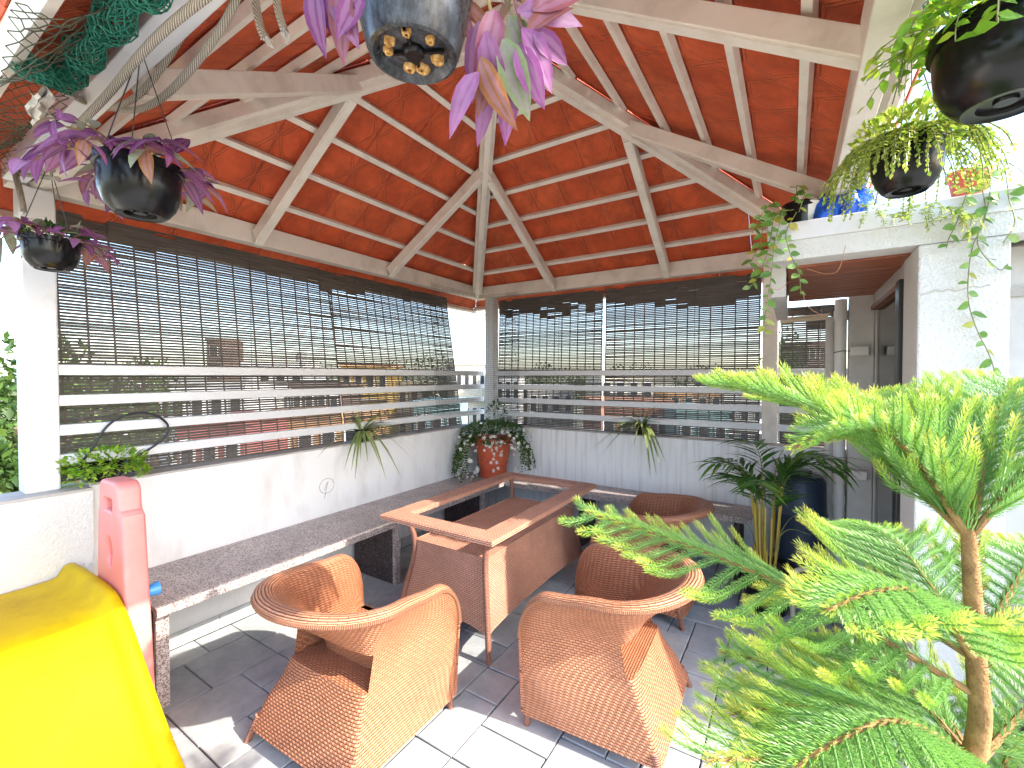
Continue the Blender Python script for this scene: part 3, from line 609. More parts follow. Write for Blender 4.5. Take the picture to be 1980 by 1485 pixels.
# ------------------------------------------------------------------ wicker chairs
def chair(label, loc, rz):
    t = thing('wicker_armchair', (0, 0, 0), label, 'chair', 'wicker armchairs round the table')
    NS, NR = 14, 24
    def ztop(y, rear=False, a=0.0):
        if rear: return 0.645 + 0.030 * math.sin(a)
        if y > 0.15: return 0.42 + 0.20 * math.sqrt(max(0.0, 1 - ((y - 0.15) / 0.15) ** 2))
        k = min(1, (0.15 - y) / 0.25); return 0.62 + 0.025 * (k * k * (3 - 2 * k))
    def path(fx, fy, cx_, cy_, yr, ex, ez):
        out = []
        qs = [1 - (1 - i / NS) ** 1.0 for i in range(NS + 1)]
        qs = [(i / NS) ** 1.6 for i in range(NS + 1)]
        for q in qs:
            y = fy + (cy_ - fy) * q; b_ = q * q * (3 - 2 * q); out.append([fx + (cx_ - fx) * b_, y, ztop(0.30 + (-0.10 - 0.30) * q)])
        for i in range(1, NR):
            a = math.pi * i / NR; c_, s_ = math.cos(a), math.sin(a)
            out.append([cx_ * math.copysign(abs(c_) ** ex, c_), cy_ + (yr - cy_) * s_ ** ex, ztop(0, True, a)])
        for q in qs[::-1]:
            y = fy + (cy_ - fy) * q; b_ = q * q * (3 - 2 * q); out.append([-(fx + (cx_ - fx) * b_), y, ztop(0.30 + (-0.10 - 0.30) * q)])
        return out
    Z0 = 0.06
    outer = [(0.0, .325, .30, .315, -.27, -.30, .35), (.18, .328, .30, .285, -.22, -.25, .4), (.33, .332, .30, .250, -.165, -.20, .5), (.43, .334, .30, .236, -.14, -.178, .6),
             (.665, .336, .30, .240, -.115, -.165, .75), (.78, .340, .30, .268, -.11, -.215, .9), (.89, .344, .30, .306, -.10, -.30, 1.0), (.955, .347, .30, .336, -.095, -.36, 1.0), (1.0, .348, .302, .352, -.09, -.392, 1.0)]
    inner = [(1.0, .303, .30, .288, -.08, -.318, 1.0), (.965, .296, .298, .270, -.08, -.29, 1.0), (.84, .288, .295, .236, -.07, -.21, .95), (.665, .28, .292, .195, -.03, -.085, .8), (.41, .276, .29, .185, .0, -.04, .7)]
    def shell(levels, zmin, name, m, hole=None, flip=False):
        rows = []
        for f, fx, fy, cx_, cy_, yr, ex in levels:
            P = path(fx, fy, cx_, cy_, yr, ex, 0); rows.append([(x, y, zmin + (zt - zmin) * f) for x, y, zt in P])
        n = len(rows[0]); mb = MB(); mb.smooth = True; U = []; Vv = []
        mid = n // 2; acc = None
        for ri, row in enumerate(rows):
            ln = [0]
            for a, b_ in zip(row, row[1:]): ln.append(ln[-1] + (V(b_) - V(a)).length)
            U.append([l - ln[mid] for l in ln])
        vacc = [[0.0] * n]
        for ra, rb in zip(rows, rows[1:]): vacc.append([v + (V(b_) - V(a)).length for v, a, b_ in zip(vacc[-1], ra, rb)])
        vs = [p for r_ in rows for p in r_]; fs = []; uvs = []
        for j in range(len(rows) - 1):
            for i in range(n - 1):
                if hole and hole(j, i, n): continue
                q = [(j, i), (j, i + 1), (j + 1, i + 1), (j + 1, i)]
                if flip: q = q[::-1]
                fs.append(tuple(a * n + b_ for a, b_ in q)); uvs.append([(U[a][b_], vacc[a][b_]) for a, b_ in q])
        mb.add(vs, fs, uvs); return mb, rows, U
    hole = lambda j, i, n: j == 3 and NS - 0 <= i < n - 1 - NS
    mo, ro, Uo = shell(outer, Z0, 'shell', 'rattan', hole, True)
    mi, ri, Ui = shell(inner, Z0 + 0.0, 'inner', 'rattan')
    n = len(ro[0])
    mo.build('outer_shell', 'rattan', t, sharp=50); mi.build('inner_back', 'rattan', t, sharp=50)
    # recess faces: ledge under the bowl and bowl underside
    for nm_, a_, b_ in (('ledge', ro[3], ri[4]), ('bowl_underside', ri[3], ro[4])):
        lm = MB()
        for i in range(NS - 1, n - NS):
            q = [a_[i], a_[i + 1], b_[i + 1], b_[i]]; lm.add(q, [(0, 1, 2, 3)], [[(q[k][0], q[k][1] * 1.0) for k in range(4)]])
        lm.build(nm_, 'rattan', t)
    # rolled rim: broad woven band plus edge cane, and a piped front edge on each arm
    rb = MB(); rb.smooth = True
    io, ii = ro[-1], ri[0]; vs = []; fs = []; uvs = []
    prof = [(0.0, -.010), (-.02, .004), (.3, .013), (.7, .012), (1.0, .002), (1.02, -.012)]
    ln = Uo[-1]
    for i in range(n):
        a, b_ = V(io[i]), V(ii[i])
        for k, (f, dz) in enumerate(prof): vs.append(a + (b_ - a) * f + V((0, 0, dz)))
    K = len(prof)
    for i in range(n - 1):
        for k in range(K - 1):
            fs.append((i * K + k, (i + 1) * K + k, (i + 1) * K + k + 1, i * K + k + 1)); uvs.append([(ln[i], k * .016), (ln[i + 1], k * .016), (ln[i + 1], (k + 1) * .016), (ln[i], (k + 1) * .016)])
    rb.add(vs, fs, uvs); rb.build('rim', 'rattan_rim', t, sharp=80)
    for e_ in (0, n - 1):
        fr = MB(); a = V(io[e_]); b_ = V(ii[e_]); s_ = math.copysign(1, a.x)
        fr.hexa([(s_ * .275, .292, .062), (s_ * .3255, .292, .062), (s_ * .3255, .303, .062), (s_ * .275, .303, .062), (s_ * .304, .292, .432), (s_ * .351, .292, .432), (s_ * .351, .303, .432), (s_ * .304, .303, .432)])
        for k in range(len(fr.f)): fr.uv[k] = [(fr.v[q][0], fr.v[q][2]) for q in fr.f[k]]
        fr.build('arm_front', 'rattan', t)
    ec = MB(); ec.tube([V(p) + V((0, 0, -.012)) for p in io], 0.0085, 8); ec.build('edge_cane', 'rattan_rim', t)
    # seat and front apron
    st = MB(); se = ri[-1]
    ctr = [(x * 0.0, y, z) for x, y, z in se]
    stv = [(x, y, z - 0.006 + 0.012 * (1 - abs(x) / .28)) for x, y, z in se]
    for i in range(n // 2):
        q = [se[i], se[i + 1], se[n - 2 - i], se[n - 1 - i]]; q = [(x, y, 0.33) for x, y, z in q]
        st.add(q, [(0, 1, 2, 3)], [[(x, y) for x, y, z in q]])
    st.add([(-.274, .292, .33), (.274, .292, .33), (.274, .26, .33), (-.274, .26, .33)], [(0, 1, 2, 3)], [[(-.274, .3), (.274, .3), (.274, .27), (-.274, .27)]])
    st.build('seat', 'rattan', t)
    ap = MB(); ap.grid(lambda u, v: (-.276 + .552 * u, .288 - 0.03 * math.sin(v * 1.6), .062 + .268 * v), 6, 6, lambda u, v: (.552 * u, .303 * v)); ap.build('front_apron', 'rattan', t)
    for sx_ in (-1, 1):
        for (fx, fy, ox, oy) in ((.30, .275, .004, .012), (.292, -.265, .03, -.035)):
            lg = MB(); lg.tube([(sx_ * fx, fy, .10), (sx_ * (fx + ox), fy + oy, 0.0)], [.0165, .014], 12); lg.build('leg', 'rattan_leg', t)
    t.location = loc; t.rotation_euler = (0, 0, rz)
    return t
chair('orange lit wicker armchair facing the short end of the table beside the slide', (1.335, -2.505, 0), R(2))
chair('wicker armchair beside the conifer, its back half hidden by needle branches', (2.255, -1.79, 0), R(92))
chair('shaded wicker armchair set against the rear granite bench', (2.14, -0.63, 0), R(86))

# ------------------------------------------------------------------ wicker table without its glass
t = thing('wicker_table', (1.25, -1.21, 0), 'rectangular brown wicker table frame with its glass top missing', 'table')
X0, X1, Y0, Y1, TZ, FW = 0.83, 1.67, -1.93, -0.49, 0.70, 0.13
ins = lambda z: float(np.interp(z, [0, .12, .25, .38, .48, .56, .63, .69], [.070, .085, .11, .138, .15, .145, .125, .085]))
tp = MB(); o4 = [(X0, Y0), (X1, Y0), (X1, Y1), (X0, Y1)]; i4 = [(X0 + FW, Y0 + FW), (X1 - FW, Y0 + FW), (X1 - FW, Y1 - FW), (X0 + FW, Y1 - FW)]
for k in range(4):
    a, b_, c_, d_ = o4[k], o4[(k + 1) % 4], i4[(k + 1) % 4], i4[k]; ll = math.hypot(b_[0] - a[0], b_[1] - a[1])
    nm = 'frame_side'; sd_ = MB(); e2 = 0.006
    vs = [(*a, TZ - .028), (*b_, TZ - .028), (*c_, TZ - .028), (*d_, TZ - .028), (*a, TZ - .006), (*b_, TZ - .006), (*c_, TZ - .006), (*d_, TZ - .006)]
    cx_, cy_ = (X0 + X1) / 2, (Y0 + Y1) / 2
    def inset(q, s_): return (q[0] + (e2 if q[0] < cx_ else -e2) * s_, q[1] + (e2 if q[1] < cy_ else -e2) * s_, TZ)
    vs += [inset(a, 1), inset(b_, 1), inset(c_, -1), inset(d_, -1)]
    fs = [(8, 9, 10, 11), (4, 5, 9, 8), (6, 7, 11, 10), (0, 1, 5, 4), (2, 3, 7, 6), (3, 2, 1, 0)]
    w4 = [(0, 0), (ll, 0), (ll - FW, FW), (FW, FW)]
    uvs = [w4, [(0, -.01), (ll, -.01), (ll, 0), (0, 0)], [(ll - FW, FW + .01), (FW, FW + .01), (FW, FW), (ll - FW, FW)], [(0, -.03), (ll, -.03), (ll, -.01), (0, -.01)], [(ll - FW, FW + .03), (FW, FW + .03), (FW, FW + .01), (ll - FW, FW + .01)], [w4[3], w4[2], w4[1], w4[0]]]
    sd_.add(vs, fs, uvs); sd_.build('frame_side', 'rattan_table', t)
def ring(z): i_ = ins(z); return [(X0 + i_, Y0 + i_, z), (X1 - i_, Y0 + i_, z), (X1 - i_, Y1 - i_, z), (X0 + i_, Y1 - i_, z)]
zs = list(np.linspace(.17, .53, 12))
for k in range(4):
    pn = MB(); vs = []; uvs = []; NU = 6
    def fn(u, v, k=k):
        z = .17 + .36 * v; r_ = ring(z); a, b_ = V(r_[k]), V(r_[(k + 1) % 4]); p = a + (b_ - a) * u
        if v == 0: p.z += 0.0
        return p + V((0, 0, -0.03 * math.sin(math.pi * u) * 0 + 0.05 * (1 - v) * (1 - math.sin(math.pi * u) ** 0.5) * -1))
    ll = (V(ring(.3)[k]) - V(ring(.3)[(k + 1) % 4])).length
    pn.grid(fn, 24, 12, lambda u, v: (u * ll, v * .37)); pn.build('side_panel', 'rattan_table', t)
sh = MB(); r_ = ring(.525); sh.add([(x, y, .522) for x, y, z in r_], [(0, 1, 2, 3)], [[(x, y) for x, y, z in r_]]); sh.build('shelf', 'rattan_table', t)
for k in range(4):
    lg = MB(); lg.tube([(p[0], p[1], p[2]) for p in (ring(z)[k] for z in np.linspace(0, .672, 26))], [.0165 if z > .06 else .015 for z in np.linspace(0, .672, 26)], 14); lg.build('leg', 'rattan_leg', t)

# ------------------------------------------------------------------ children's slide
t = thing('play_slide', (0.7, -3.35, 0), 'yellow plastic slide with pink side panels and cut-out handles', 'slide')
def plate(y0, y1):
    cu_ = bpy.data.curves.new('plate', 'CURVE'); cu_.dimensions = '2D'; cu_.fill_mode = 'BOTH'; cu_.extrude = (y1 - y0) / 2 - .014; cu_.bevel_depth = .014; cu_.bevel_resolution = 3
    def poly(pts):
        s = cu_.splines.new('POLY'); s.points.add(len(pts) - 1); s.use_cyclic_u = True
        for q, p in zip(s.points, pts): q.co = (p[0], p[1], 0, 1)
    def arc(cx_, cz, rx, rz_, a0, a1, k=10): return [(cx_ + rx * math.cos(a), cz + rz_ * math.sin(a)) for a in np.linspace(a0, a1, k)]
    H = math.pi / 2
    poly([(.33, 0.0), (.76, 0.0), (.70, .55), (.655, .955)] + arc(.628, .955, .02, .02, 0, H, 4) + [(.618, 1.0)] + arc(.58, 1.055, .034, .034, 0, H, 6) + arc(.455, 1.055, .034, .034, H, 2 * H, 6) + [(.418, .99), (.405, .95), (.365, .5)])
    poly(arc(.56, 1.02, .018, .018, H, 0, 4) + arc(.56, .98, .018, .018, 0, -H, 4) + arc(.475, .98, .018, .018, -H, -2 * H, 4) + arc(.475, 1.02, .018, .018, 2 * H, H, 4))
    poly(arc(.525, .80, .045, .075, 2 * math.pi, 0.25, 18))
    ob = bpy.data.objects.new('tmp', cu_); col.objects.link(ob); dg = bpy.context.evaluated_depsgraph_get(); me = bpy.data.meshes.new_from_object(ob.evaluated_get(dg))
    bpy.data.objects.remove(ob); me.materials.clear(); me.materials.append(MATS['pink_plastic']); me.shade_smooth(); me.set_sharp_from_angle(angle=R(45))
    o = bpy.data.objects.new('side_panel', me); col.objects.link(o); o.parent = t
    o.matrix_local = Matrix.Translation(V((-0.02, (y0 + y1) / 2, 0)) - WL[t.name]) @ Matrix.Rotation(R(90), 4, 'X')
plate(-3.115, -3.03); plate(-3.69, -3.605)
prof = [(-.238, -.07), (-.243, .03), (-.236, .050), (-.222, .055), (-.207, .050), (-.196, .030), (-.18, .008), (-.15, .0), (-.05, -.004), (.05, -.004), (.15, .0), (.18, .008), (.196, .030), (.207, .050), (.222, .055), (.236, .050), (.243, .03), (.238, -.07)]
cl = spline([(.08, 0, .60), (.30, 0, .612), (.55, 0, .612), (.66, 0, .585), (.78, 0, .50), (1.05, 0, .28), (1.30, 0, .125), (1.45, 0, .085), (1.60, 0, .08)], 8)
ch = MB(); ch.smooth = True; vs = []; fs = []; K = len(prof); yc = -3.365
for i, p in enumerate(cl):
    tn = (cl[min(i + 1, len(cl) - 1)] - cl[max(i - 1, 0)]).normalized(); nn = V((-tn.z, 0, tn.x))
    for dy, dz in prof: q = p + nn * dz; vs.append((q.x, yc + dy, max(q.z, 0.002)))
for i in range(len(cl) - 1):
    for k in range(K - 1): fs.append((i * K + k, i * K + k + 1, (i + 1) * K + k + 1, (i + 1) * K + k))
ch.add(vs, fs); o = ch.build('chute', 'yellow_plastic', t, sharp=70)
so = o.modifiers.new('thick', 'SOLIDIFY'); so.thickness = 0.008; so.offset = -1
MB().box((.16, -3.595, .30), (.50, -3.12, .53)).build('platform', 'pink_plastic', t, bevel=0.02)
for (x, z) in ((.655, .50), (.665, .44), (.645, .56)):
    MB().tube([(x - .01, -3.119, z), (x - .01, -3.02, z)], 0.008, 10).build('bolt', 'steel_bolt', t)
MB().tube([(.645, -3.034, .63), (.645, -2.99, .63)], [.022, .03], 12).build('knob', 'blue_plastic', t)

# ------------------------------------------------------------------ nets and ropes
def netmesh(fn, nu, nv, rad, wob=0.0, diamond=True):
    """mesh of thin three-sided threads over the sheet fn(u,v)"""
    mb = MB()
    P = {}
    for i in range(nu + 1):
        for j in range(nv + 1):
            P[i, j] = V(fn((i + (0.5 if diamond and j % 2 else 0)) / nu, j / nv)) + rv(wob)
    def th(a, b_):
        d = b_ - a
        if d.length < 1e-5: return
        u = d.orthogonal().normalized() * rad; w = d.cross(u).normalized() * rad
        off = [u, -u * .5 + w * .87, -u * .5 - w * .87]; vs = [a + o_ for o_ in off] + [b_ + o_ for o_ in off]
        mb.add(vs, [(0, 1, 4, 3), (1, 2, 5, 4), (2, 0, 3, 5)])
    for (i, j), p in P.items():
        if diamond:
            if j < nv:
                th(p, P[i, j + 1])
                k = i + 1 if j % 2 else i - 1
                if (k, j + 1) in P: th(p, P[k, j + 1])
        else:
            if j < nv: th(p, P[i, j + 1])
            if i < nu: th(p, P[i + 1, j])
    return mb
# corner net hung inside the blinds
def cn(u, v):
    s = u * 1.30                                     # path: down the left side, round the corner post, along the far side
    z = 2.44 - 1.28 * v
    pinch = 0.10 * math.sin(math.pi * min(1, v * 1.1)) + 0.06 * math.exp(-((v - .68) / .07) ** 2)
    if s < 0.80: return (0.035 + pinch * 0.25 * math.sin(u * 9), YW - 0.85 + s * (1.0 + 0.04 * math.sin(v * 7)) + 0.10 * v * v * (0.8 - s), z - 0.05 * math.sin(u * 6) * math.exp(-((v - .7) / .12) ** 2))
    return (0.03 + (s - .80), YW - 0.035 - 0.02 * math.sin(u * 20), z)
nt_ = netmesh(cn, 56, 58, 0.0011, 0.0022, False)
nt_.build('corner_net', 'net_dark', label='fine dark bird net draped over the corner post and railings', cat='net')
# dark fringe along the underside of the net bundle at the front eave
def fe(u, v): x = -0.36 + 1.95 * u; return (x, -3.335 - 0.20 * v + .008 * math.sin(u * 23), 2.435 - 0.125 * v - 0.03 * math.sin(u * 11 + v * 5) - .02 * math.sin(u * 31))
netmesh(fe, 54, 14, 0.0016, 0.005).build('eave_net', 'net_olive', label='loose olive bird net spread under the front eave tiles', cat='net')
def onZ(x, y, z):
    d = cf + (x - CX) / FP * cr - (y - CY) / FP * cu; return CAM + d * ((z - CAM.z) / d.z)
def oY(x, y, Y):
    d = cf + (x - CX) / FP * cr - (y - CY) / FP * cu; return CAM + d * ((Y - CAM.y) / d.y)
def bundle(path, r0, n, m, label, rad=0.0016):
    pts = spline(path, 8); mb_pts = []
    def fn(u, v):
        f = u * (len(pts) - 1); i = min(int(f), len(pts) - 2); p = pts[i].lerp(pts[i + 1], f - i); tn = (pts[i + 1] - pts[i]).normalized()
        a = V((0, 0, 1)).cross(tn).normalized(); b_ = tn.cross(a); an = v * 6.283 * 2; rr = r0 * (0.65 + 0.35 * math.sin(u * 21) + (0.25 if v > .5 else 0)); return p + a * rr * math.cos(an) + b_ * rr * math.sin(an)
    return netmesh(fn, n, 40, rad, 0.005).build('net_bundle', m, label=label, cat='net')
bundle([onZ(300, -40, 2.42), onZ(248, 10, 2.42), onZ(192, 70, 2.42), onZ(152, 118, 2.41), onZ(128, 140, 2.40)], 0.034, 26, 'net_green', 'thick green rolled net bundle tucked along the white front beam', .0018)
bundle([onZ(45, 125, 2.33), onZ(85, 140, 2.36), onZ(125, 160, 2.38)], 0.026, 9, 'net_green', 'short bright green net tuft beside the white plastic scrap', .0018)
bundle([at(1800, 30, 1.05), at(1835, 10, 1.02), at(1860, -20, 1.0)], 0.03, 8, 'net_green', 'green net knot at the right eave above the black pot')
t = thing('plastic_scrap', tuple(onZ(75, 205, 2.33)), 'crumpled white plastic scrap caught in the eave net', 'scrap')
cs = MB(); cs.grid(lambda u, v: onZ(55 + 45 * u + 8 * math.sin(v * 9), 175 + 62 * v + 10 * math.sin(u * 7), 2.32 + .015 * math.sin(u * 11 + v * 8)), 8, 8); cs.build('sheet', 'cloth_white', t)
def rope(pts, r_, label, group=None, fray=False):
    t = thing('rope', tuple(pts[0]), label, 'rope', group); MB().tube(spline(pts, 12), r_, 12).build('strand', 'rope', t)
    if fray:
        e_ = V(pts[-1]); d = (e_ - V(pts[-2])).normalized(); fr = MB()
        for k in range(16):
            q = rv(.006); fr.tube([e_ + q * .6 - d * .004, e_ + q * 1.6 + d * random.uniform(.008, .02)], .0011, 4)
        fr.build('frayed_end', 'cloth_white', t)
yr = -3.335
def Ro(pts, Y): return [oY(x, y, Y) for x, y in pts]
rope(Ro([(440, -40), (330, 48), (270, 108), (215, 175), (165, 228), (115, 275), (92, 300), (88, 325)], -3.326), 0.0100, 'cream rope bound along the lower edge of the white front beam')
rope(Ro([(395, -30), (355, 60), (305, 140), (262, 188), (215, 208), (182, 202)], -3.225) + Ro([(150, 190), (128, 165)], -3.325), 0.0095, 'darker twisted rope loop hanging behind the pot wires')
rope(Ro([(470, -30), (430, 50), (372, 130), (312, 190), (258, 213), (200, 206)], -3.215), 0.0095, 'pale rope loop sagging under the front beam')
rope(Ro([(100, 328), (60, 322), (36, 322), (30, 335), (38, 368), (46, 408)], -3.30), 0.011, 'short rope end knotted round the white corner post', fray=True)
rope(Ro([(30, 336), (70, 340), (112, 346)], -3.285), 0.009, 'twisted cord tied across the top of the white corner post')
rope(Ro([(490, -45), (496, 15), (504, 55), (514, 74)], -3.24), 0.0085, 'frayed white rope end hanging left of the big pot', fray=True)
rope(Ro([(530, -45), (537, 15), (545, 45), (551, 62)], -3.24), 0.0078, 'shorter frayed white rope end beside the big pot', fray=True)
t = thing('cable', (-0.02, -3.05, 1.1), 'black cable arching over the lower rails near the bowl plant', 'cable')
MB().tube(spline([(-.03, -3.12, 1.06), (-.01, -3.05, 1.16), (.0, -2.98, 1.29), (.005, -2.90, 1.345), (0, -2.8, 1.345), (-.005, -2.72, 1.28), (0, -2.74, 1.20), (-.01, -2.85, 1.12), (-.02, -2.95, 1.06)], 8), 0.006, 10).build('sheath', 'cable', t)
# ------------------------------------------------------------------ plant helpers
def onY(x, y, Y):
    x = float(x); y = float(y)
    d = cf + (x - CX) / FP * cr - (y - CY) / FP * cu; return CAM + d * ((Y - CAM.y) / d.y)
def onX(x, y, X):
    d = cf + (x - CX) / FP * cr - (y - CY) / FP * cu; return CAM + d * ((X - CAM.x) / d.x)
def leafmesh(name, ln, w, m, droop=.15, fold=.25, rows=5, pw=1.0):
    mb = MB(); mb.leaf((0, 0, 0), (0, 1, 0), (0, 0, 1), ln, w, droop, fold, rows, pw); return mb.mesh(name, m=m, sharp=0)
UP = V((0, 0, 1))
def droopdir(a, el): return V((math.cos(a) * math.cos(el), math.sin(a) * math.cos(el), math.sin(el)))
def mass(n, c, rad, lens, w, up=.4, dens=0.0):          # loose dome of small leaves
    mb = MB()
    for _ in range(n):
        d = rv(1);
        while d.length > 1 or d.length < 0.15: d = rv(1)
        d = d.normalized() * d.length ** 0.5
        p = V(c) + V((d.x * rad[0], d.y * rad[1], d.z * rad[2])); o = (d + UP * up + rv(.5)).normalized(); l = random.uniform(*lens)
        mb.leaf(p, o, (UP + rv(.7)), l, l * w, .2, .2, 2)
    return mb
def strands(mb, starts, ln, step, lens, w, spread=.3, sag=1.0, stem=None):
    for p, d in starts:
        p = V(p); d = V(d).normalized(); l = random.uniform(*ln); n = int(l / step); pts = [p.copy()]
        for i in range(n):
            d = (d + V((0, 0, -0.16 * sag)) + rv(spread) * .25).normalized(); p = p + d * step; pts.append(p.copy())
            for s_ in (-1, 1):
                sd_ = d.cross(UP if abs(d.z) < .9 else V((1, 0, 0))).normalized() * s_; L_ = random.uniform(*lens)
                mb.leaf(p, (sd_ + d * .4 + rv(.4)), UP + rv(.6), L_, L_ * w, .2, .2, 2)
        if stem and len(pts) > 2: stem.tube(pts, .0012, 4)
def wires(t, c, rim_r, zr, hook, a0=.3, r_=.0016):
    for k in range(3):
        a = a0 + k * 2.094; e_ = V(c) + V((math.cos(a) * rim_r, math.sin(a) * rim_r, zr))
        MB().tube([e_, V(hook)], r_, 6).build('wire', 'dark_wire', t)
    MB().tube([V(hook) + V((0, 0, -.02)), V(hook) + V((.004, 0, .0)), V(hook) + V((-.002, .003, .03))], [.004, .006, .004], 8).build('knot', 'dark_wire', t)
def bowlpot(t, c, rt, rb, h, m='black_plastic', bulge=1.05, soil=True):
    c = V(c)
    MB().lathe([(0, .006), (rb * .25, .006), (rb * .28, .012), (rb * .6, .012), (rb * .63, .004), (rb * .85, .003), (rb * .95, 0), (rb * 1.02, .004), (rb * 1.10, h * .05), (rb + (rt - rb) * .58, h * .20), (rb + (rt - rb) * .85, h * .38), (rt * .97, h * .58), (rt * .985, h * .80), (rt * .985, h * .84), (rt * 1.06, h * .85), (rt * 1.07, h * .99), (rt * 1.03, h), (rt * .95, h * .99), (rt * .92, h * .86), (0, h * .82)], 36, c).build('pot', m, t, sharp=35)
    if soil: MB().lathe([(0, h * .90), (rt * .5, h * .91), (rt * .915, h * .87)], 24, c).build('soil', 'soil', t)
# ------------------------------------------------------------------ hanging purple plants
PUR = [leafmesh('purple_leaf', l, l * w, 'leaf_purple', dr, fo, 5, .85) for l, w, dr, fo in ((.088, .44, .45, .35), (.076, .48, .30, .45), (.098, .38, .6, .3), (.060, .5, .2, .3))]
def purple(t, c, rt, h, nst, seed, lean=None, slen=(.06, .2)):
    random.seed(seed); c = V(c)
    for i in range(nst):
        a = i * 6.283 / nst + random.uniform(-.3, .3); d = droopdir(a, random.uniform(.2, .9))
        if lean is not None and random.random() < .6: d = (d + V(lean)).normalized()
        p = c + V((math.cos(a) * rt * random.uniform(.55, .95), math.sin(a) * rt * random.uniform(.55, .95), h * .93)); pts = [p.copy()]
        l = random.uniform(*slen); n = max(2, int(l / .028)); k = 0
        for j in range(n):
            p = p + d * .028; d = (d + V((0, 0, -.30)) + rv(.12)).normalized(); pts.append(p.copy())
            s_ = 1 if j % 2 else -1; sd_ = d.cross(UP if abs(d.z) < .9 else V((1, 0, 0))).normalized() * s_
            ld = (d * .55 + sd_ * .75 + V((0, 0, .15)) + rv(.25)); place('leaf', random.choice(PUR), frame(p, ld, UP + rv(.5), random.uniform(.75, 1.15)), t)
        place('leaf', random.choice(PUR), frame(p, d + rv(.3), UP + rv(.4), random.uniform(.7, 1)), t)
        MB().tube(pts, .0024, 5).build('stem', 'stem_purple', t)
c1 = at(272, 418, 1.25)
t = thing('hanging_plant', tuple(c1), 'black hanging pot of purple striped leaves below the coiled rope', 'hanging plant')
bowlpot(t, c1, .097, .060, .145); wires(t, c1, .10, .145, at(272, 95, 1.22), 1.0); purple(t, c1, .094, .145, 24, 11)
c2 = at(100, 522, 1.68)
t = thing('hanging_plant', tuple(c2), 'smaller dark hanging pot of purple leaves in front of the white corner post', 'hanging plant')
bowlpot(t, c2, .082, .05, .115); wires(t, c2, .084, .115, at(95, 315, 1.66), .5); purple(t, c2, .08, .115, 20, 23, slen=(.05, .16))
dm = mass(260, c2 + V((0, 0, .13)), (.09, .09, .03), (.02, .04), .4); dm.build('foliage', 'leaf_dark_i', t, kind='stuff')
c3 = at(800, 112, .74)
t = thing('hanging_plant', tuple(c3), 'large scuffed black hanging pot seen from below with purple leaves spilling over', 'hanging plant')
MB().lathe([(x * 1.1, z * 1.1) for x, z in [(.0, .012), (.050, .012), (.056, .004), (.060, .0), (.0655, .002), (.070, .012), (.085, .07), (.098, .14), (.102, .165), (.112, .168), (.113, .19), (.105, .191), (.098, .17), (0, .165)]], 48, c3).build('pot', 'scuffed_black', t, sharp=35)
for k in range(4):
    a = .5 + k * 1.571; MB().bar(c3 + V((math.cos(a) * .018, math.sin(a) * .018, .0125)), c3 + V((math.cos(a) * .052, math.sin(a) * .052, .0125)), .005, .006).build('base_rib', 'black_plastic', t)
MB().lathe([(0, .002), (.014, .002), (.018, .006), (.019, .013)], 18, c3).build('base_boss', 'black_plastic', t)
random.seed(4)
for k in range(7):
    a = k * .9 + random.uniform(-.2, .2); q = c3 + V((math.cos(a) * .042, math.sin(a) * .042, .0085)); rr = random.uniform(.008, .013)
    mb = MB(); nn = 14; ring_ = [(rr * random.uniform(.85, 1.2)) for _ in range(nn)]
    vs = []; 
    for lv, (f, z) in enumerate(((1.0, .004), (.85, -.002), (.55, -.0045), (.32, -.003), (.28, .004))):
        for j in range(nn): b_ = 6.283 * j / nn; vs.append(q + V((math.cos(b_) * ring_[j] * f, math.sin(b_) * ring_[j] * f, z)))
    mb.add(vs, [(l * nn + j, l * nn + (j + 1) % nn, (l + 1) * nn + (j + 1) % nn, (l + 1) * nn + j) for l in range(4) for j in range(nn)]); mb.smooth = True; mb.build('mineral_crust', 'rust_crust', t, sharp=0)
purple(t, c3, .10, .18, 7, 5, lean=cr * .2, slen=(.06, .13))
random.seed(9)
for (x, y, dx, dy, s_) in ((610, -30, -.1, 1, 1.0), (650, -20, .35, 1, 1.1), (700, -15, -.5, .9, 1.0), (940, 60, .1, 1, 1.15), (955, 95, -.15, 1, 1.1), (975, 75, .3, 1, 1.2), (1000, 60, .1, 1, 1.25), (1010, 55, .6, .8, 1.0), (1020, 70, .9, -.75, 1.1), (1030, 60, .75, .5, .9), (925, 140, -.55, .8, .9), (935, 150, .1, 1, .9), (945, 140, .8, .5, .8), (960, 20, -.2, 1, 1.1), (965, 50, -.5, 1, 1.1), (985, 90, .0, 1, 1.2), (1000, 85, .45, .9, 1.0), (950, 0, .7, -.3, 1.1), (1015, 30, .5, -.9, 1.2), (1030, 20, 1, -.5, 1.0), (640, -25, .0, 1, 1.1), (670, -30, -.3, 1, 1.1), (930, 110, .3, 1, 1.0), (985, 30, .5, 1, 1.1), (930, 40, -.2, 1, 1.0), (1000, 20, 1, .1, 1.0)):
    p = at(x, y, random.uniform(.63, .68)); d = cr * dx - UP * dy - cf * random.uniform(-.2, .3); place('leaf', random.choice(PUR[:3]), frame(p, d, -cf + rv(.5), s_ * .95), t)
st = MB(); st.tube(spline([at(935, -30, .66), at(950, 30, .65), at(945, 100, .65), at(930, 150, .65)], 6), .0025, 6).build('stem', 'stem_purple', t)
MB().tube(spline([at(990, -30, .66), at(1000, 20, .65), at(1012, 62, .65)], 6), .0025, 6).build('stem', 'stem_purple', t)
wires(t, c3, .108, .19, c3 + V((.0, -.02, .40)), .9)
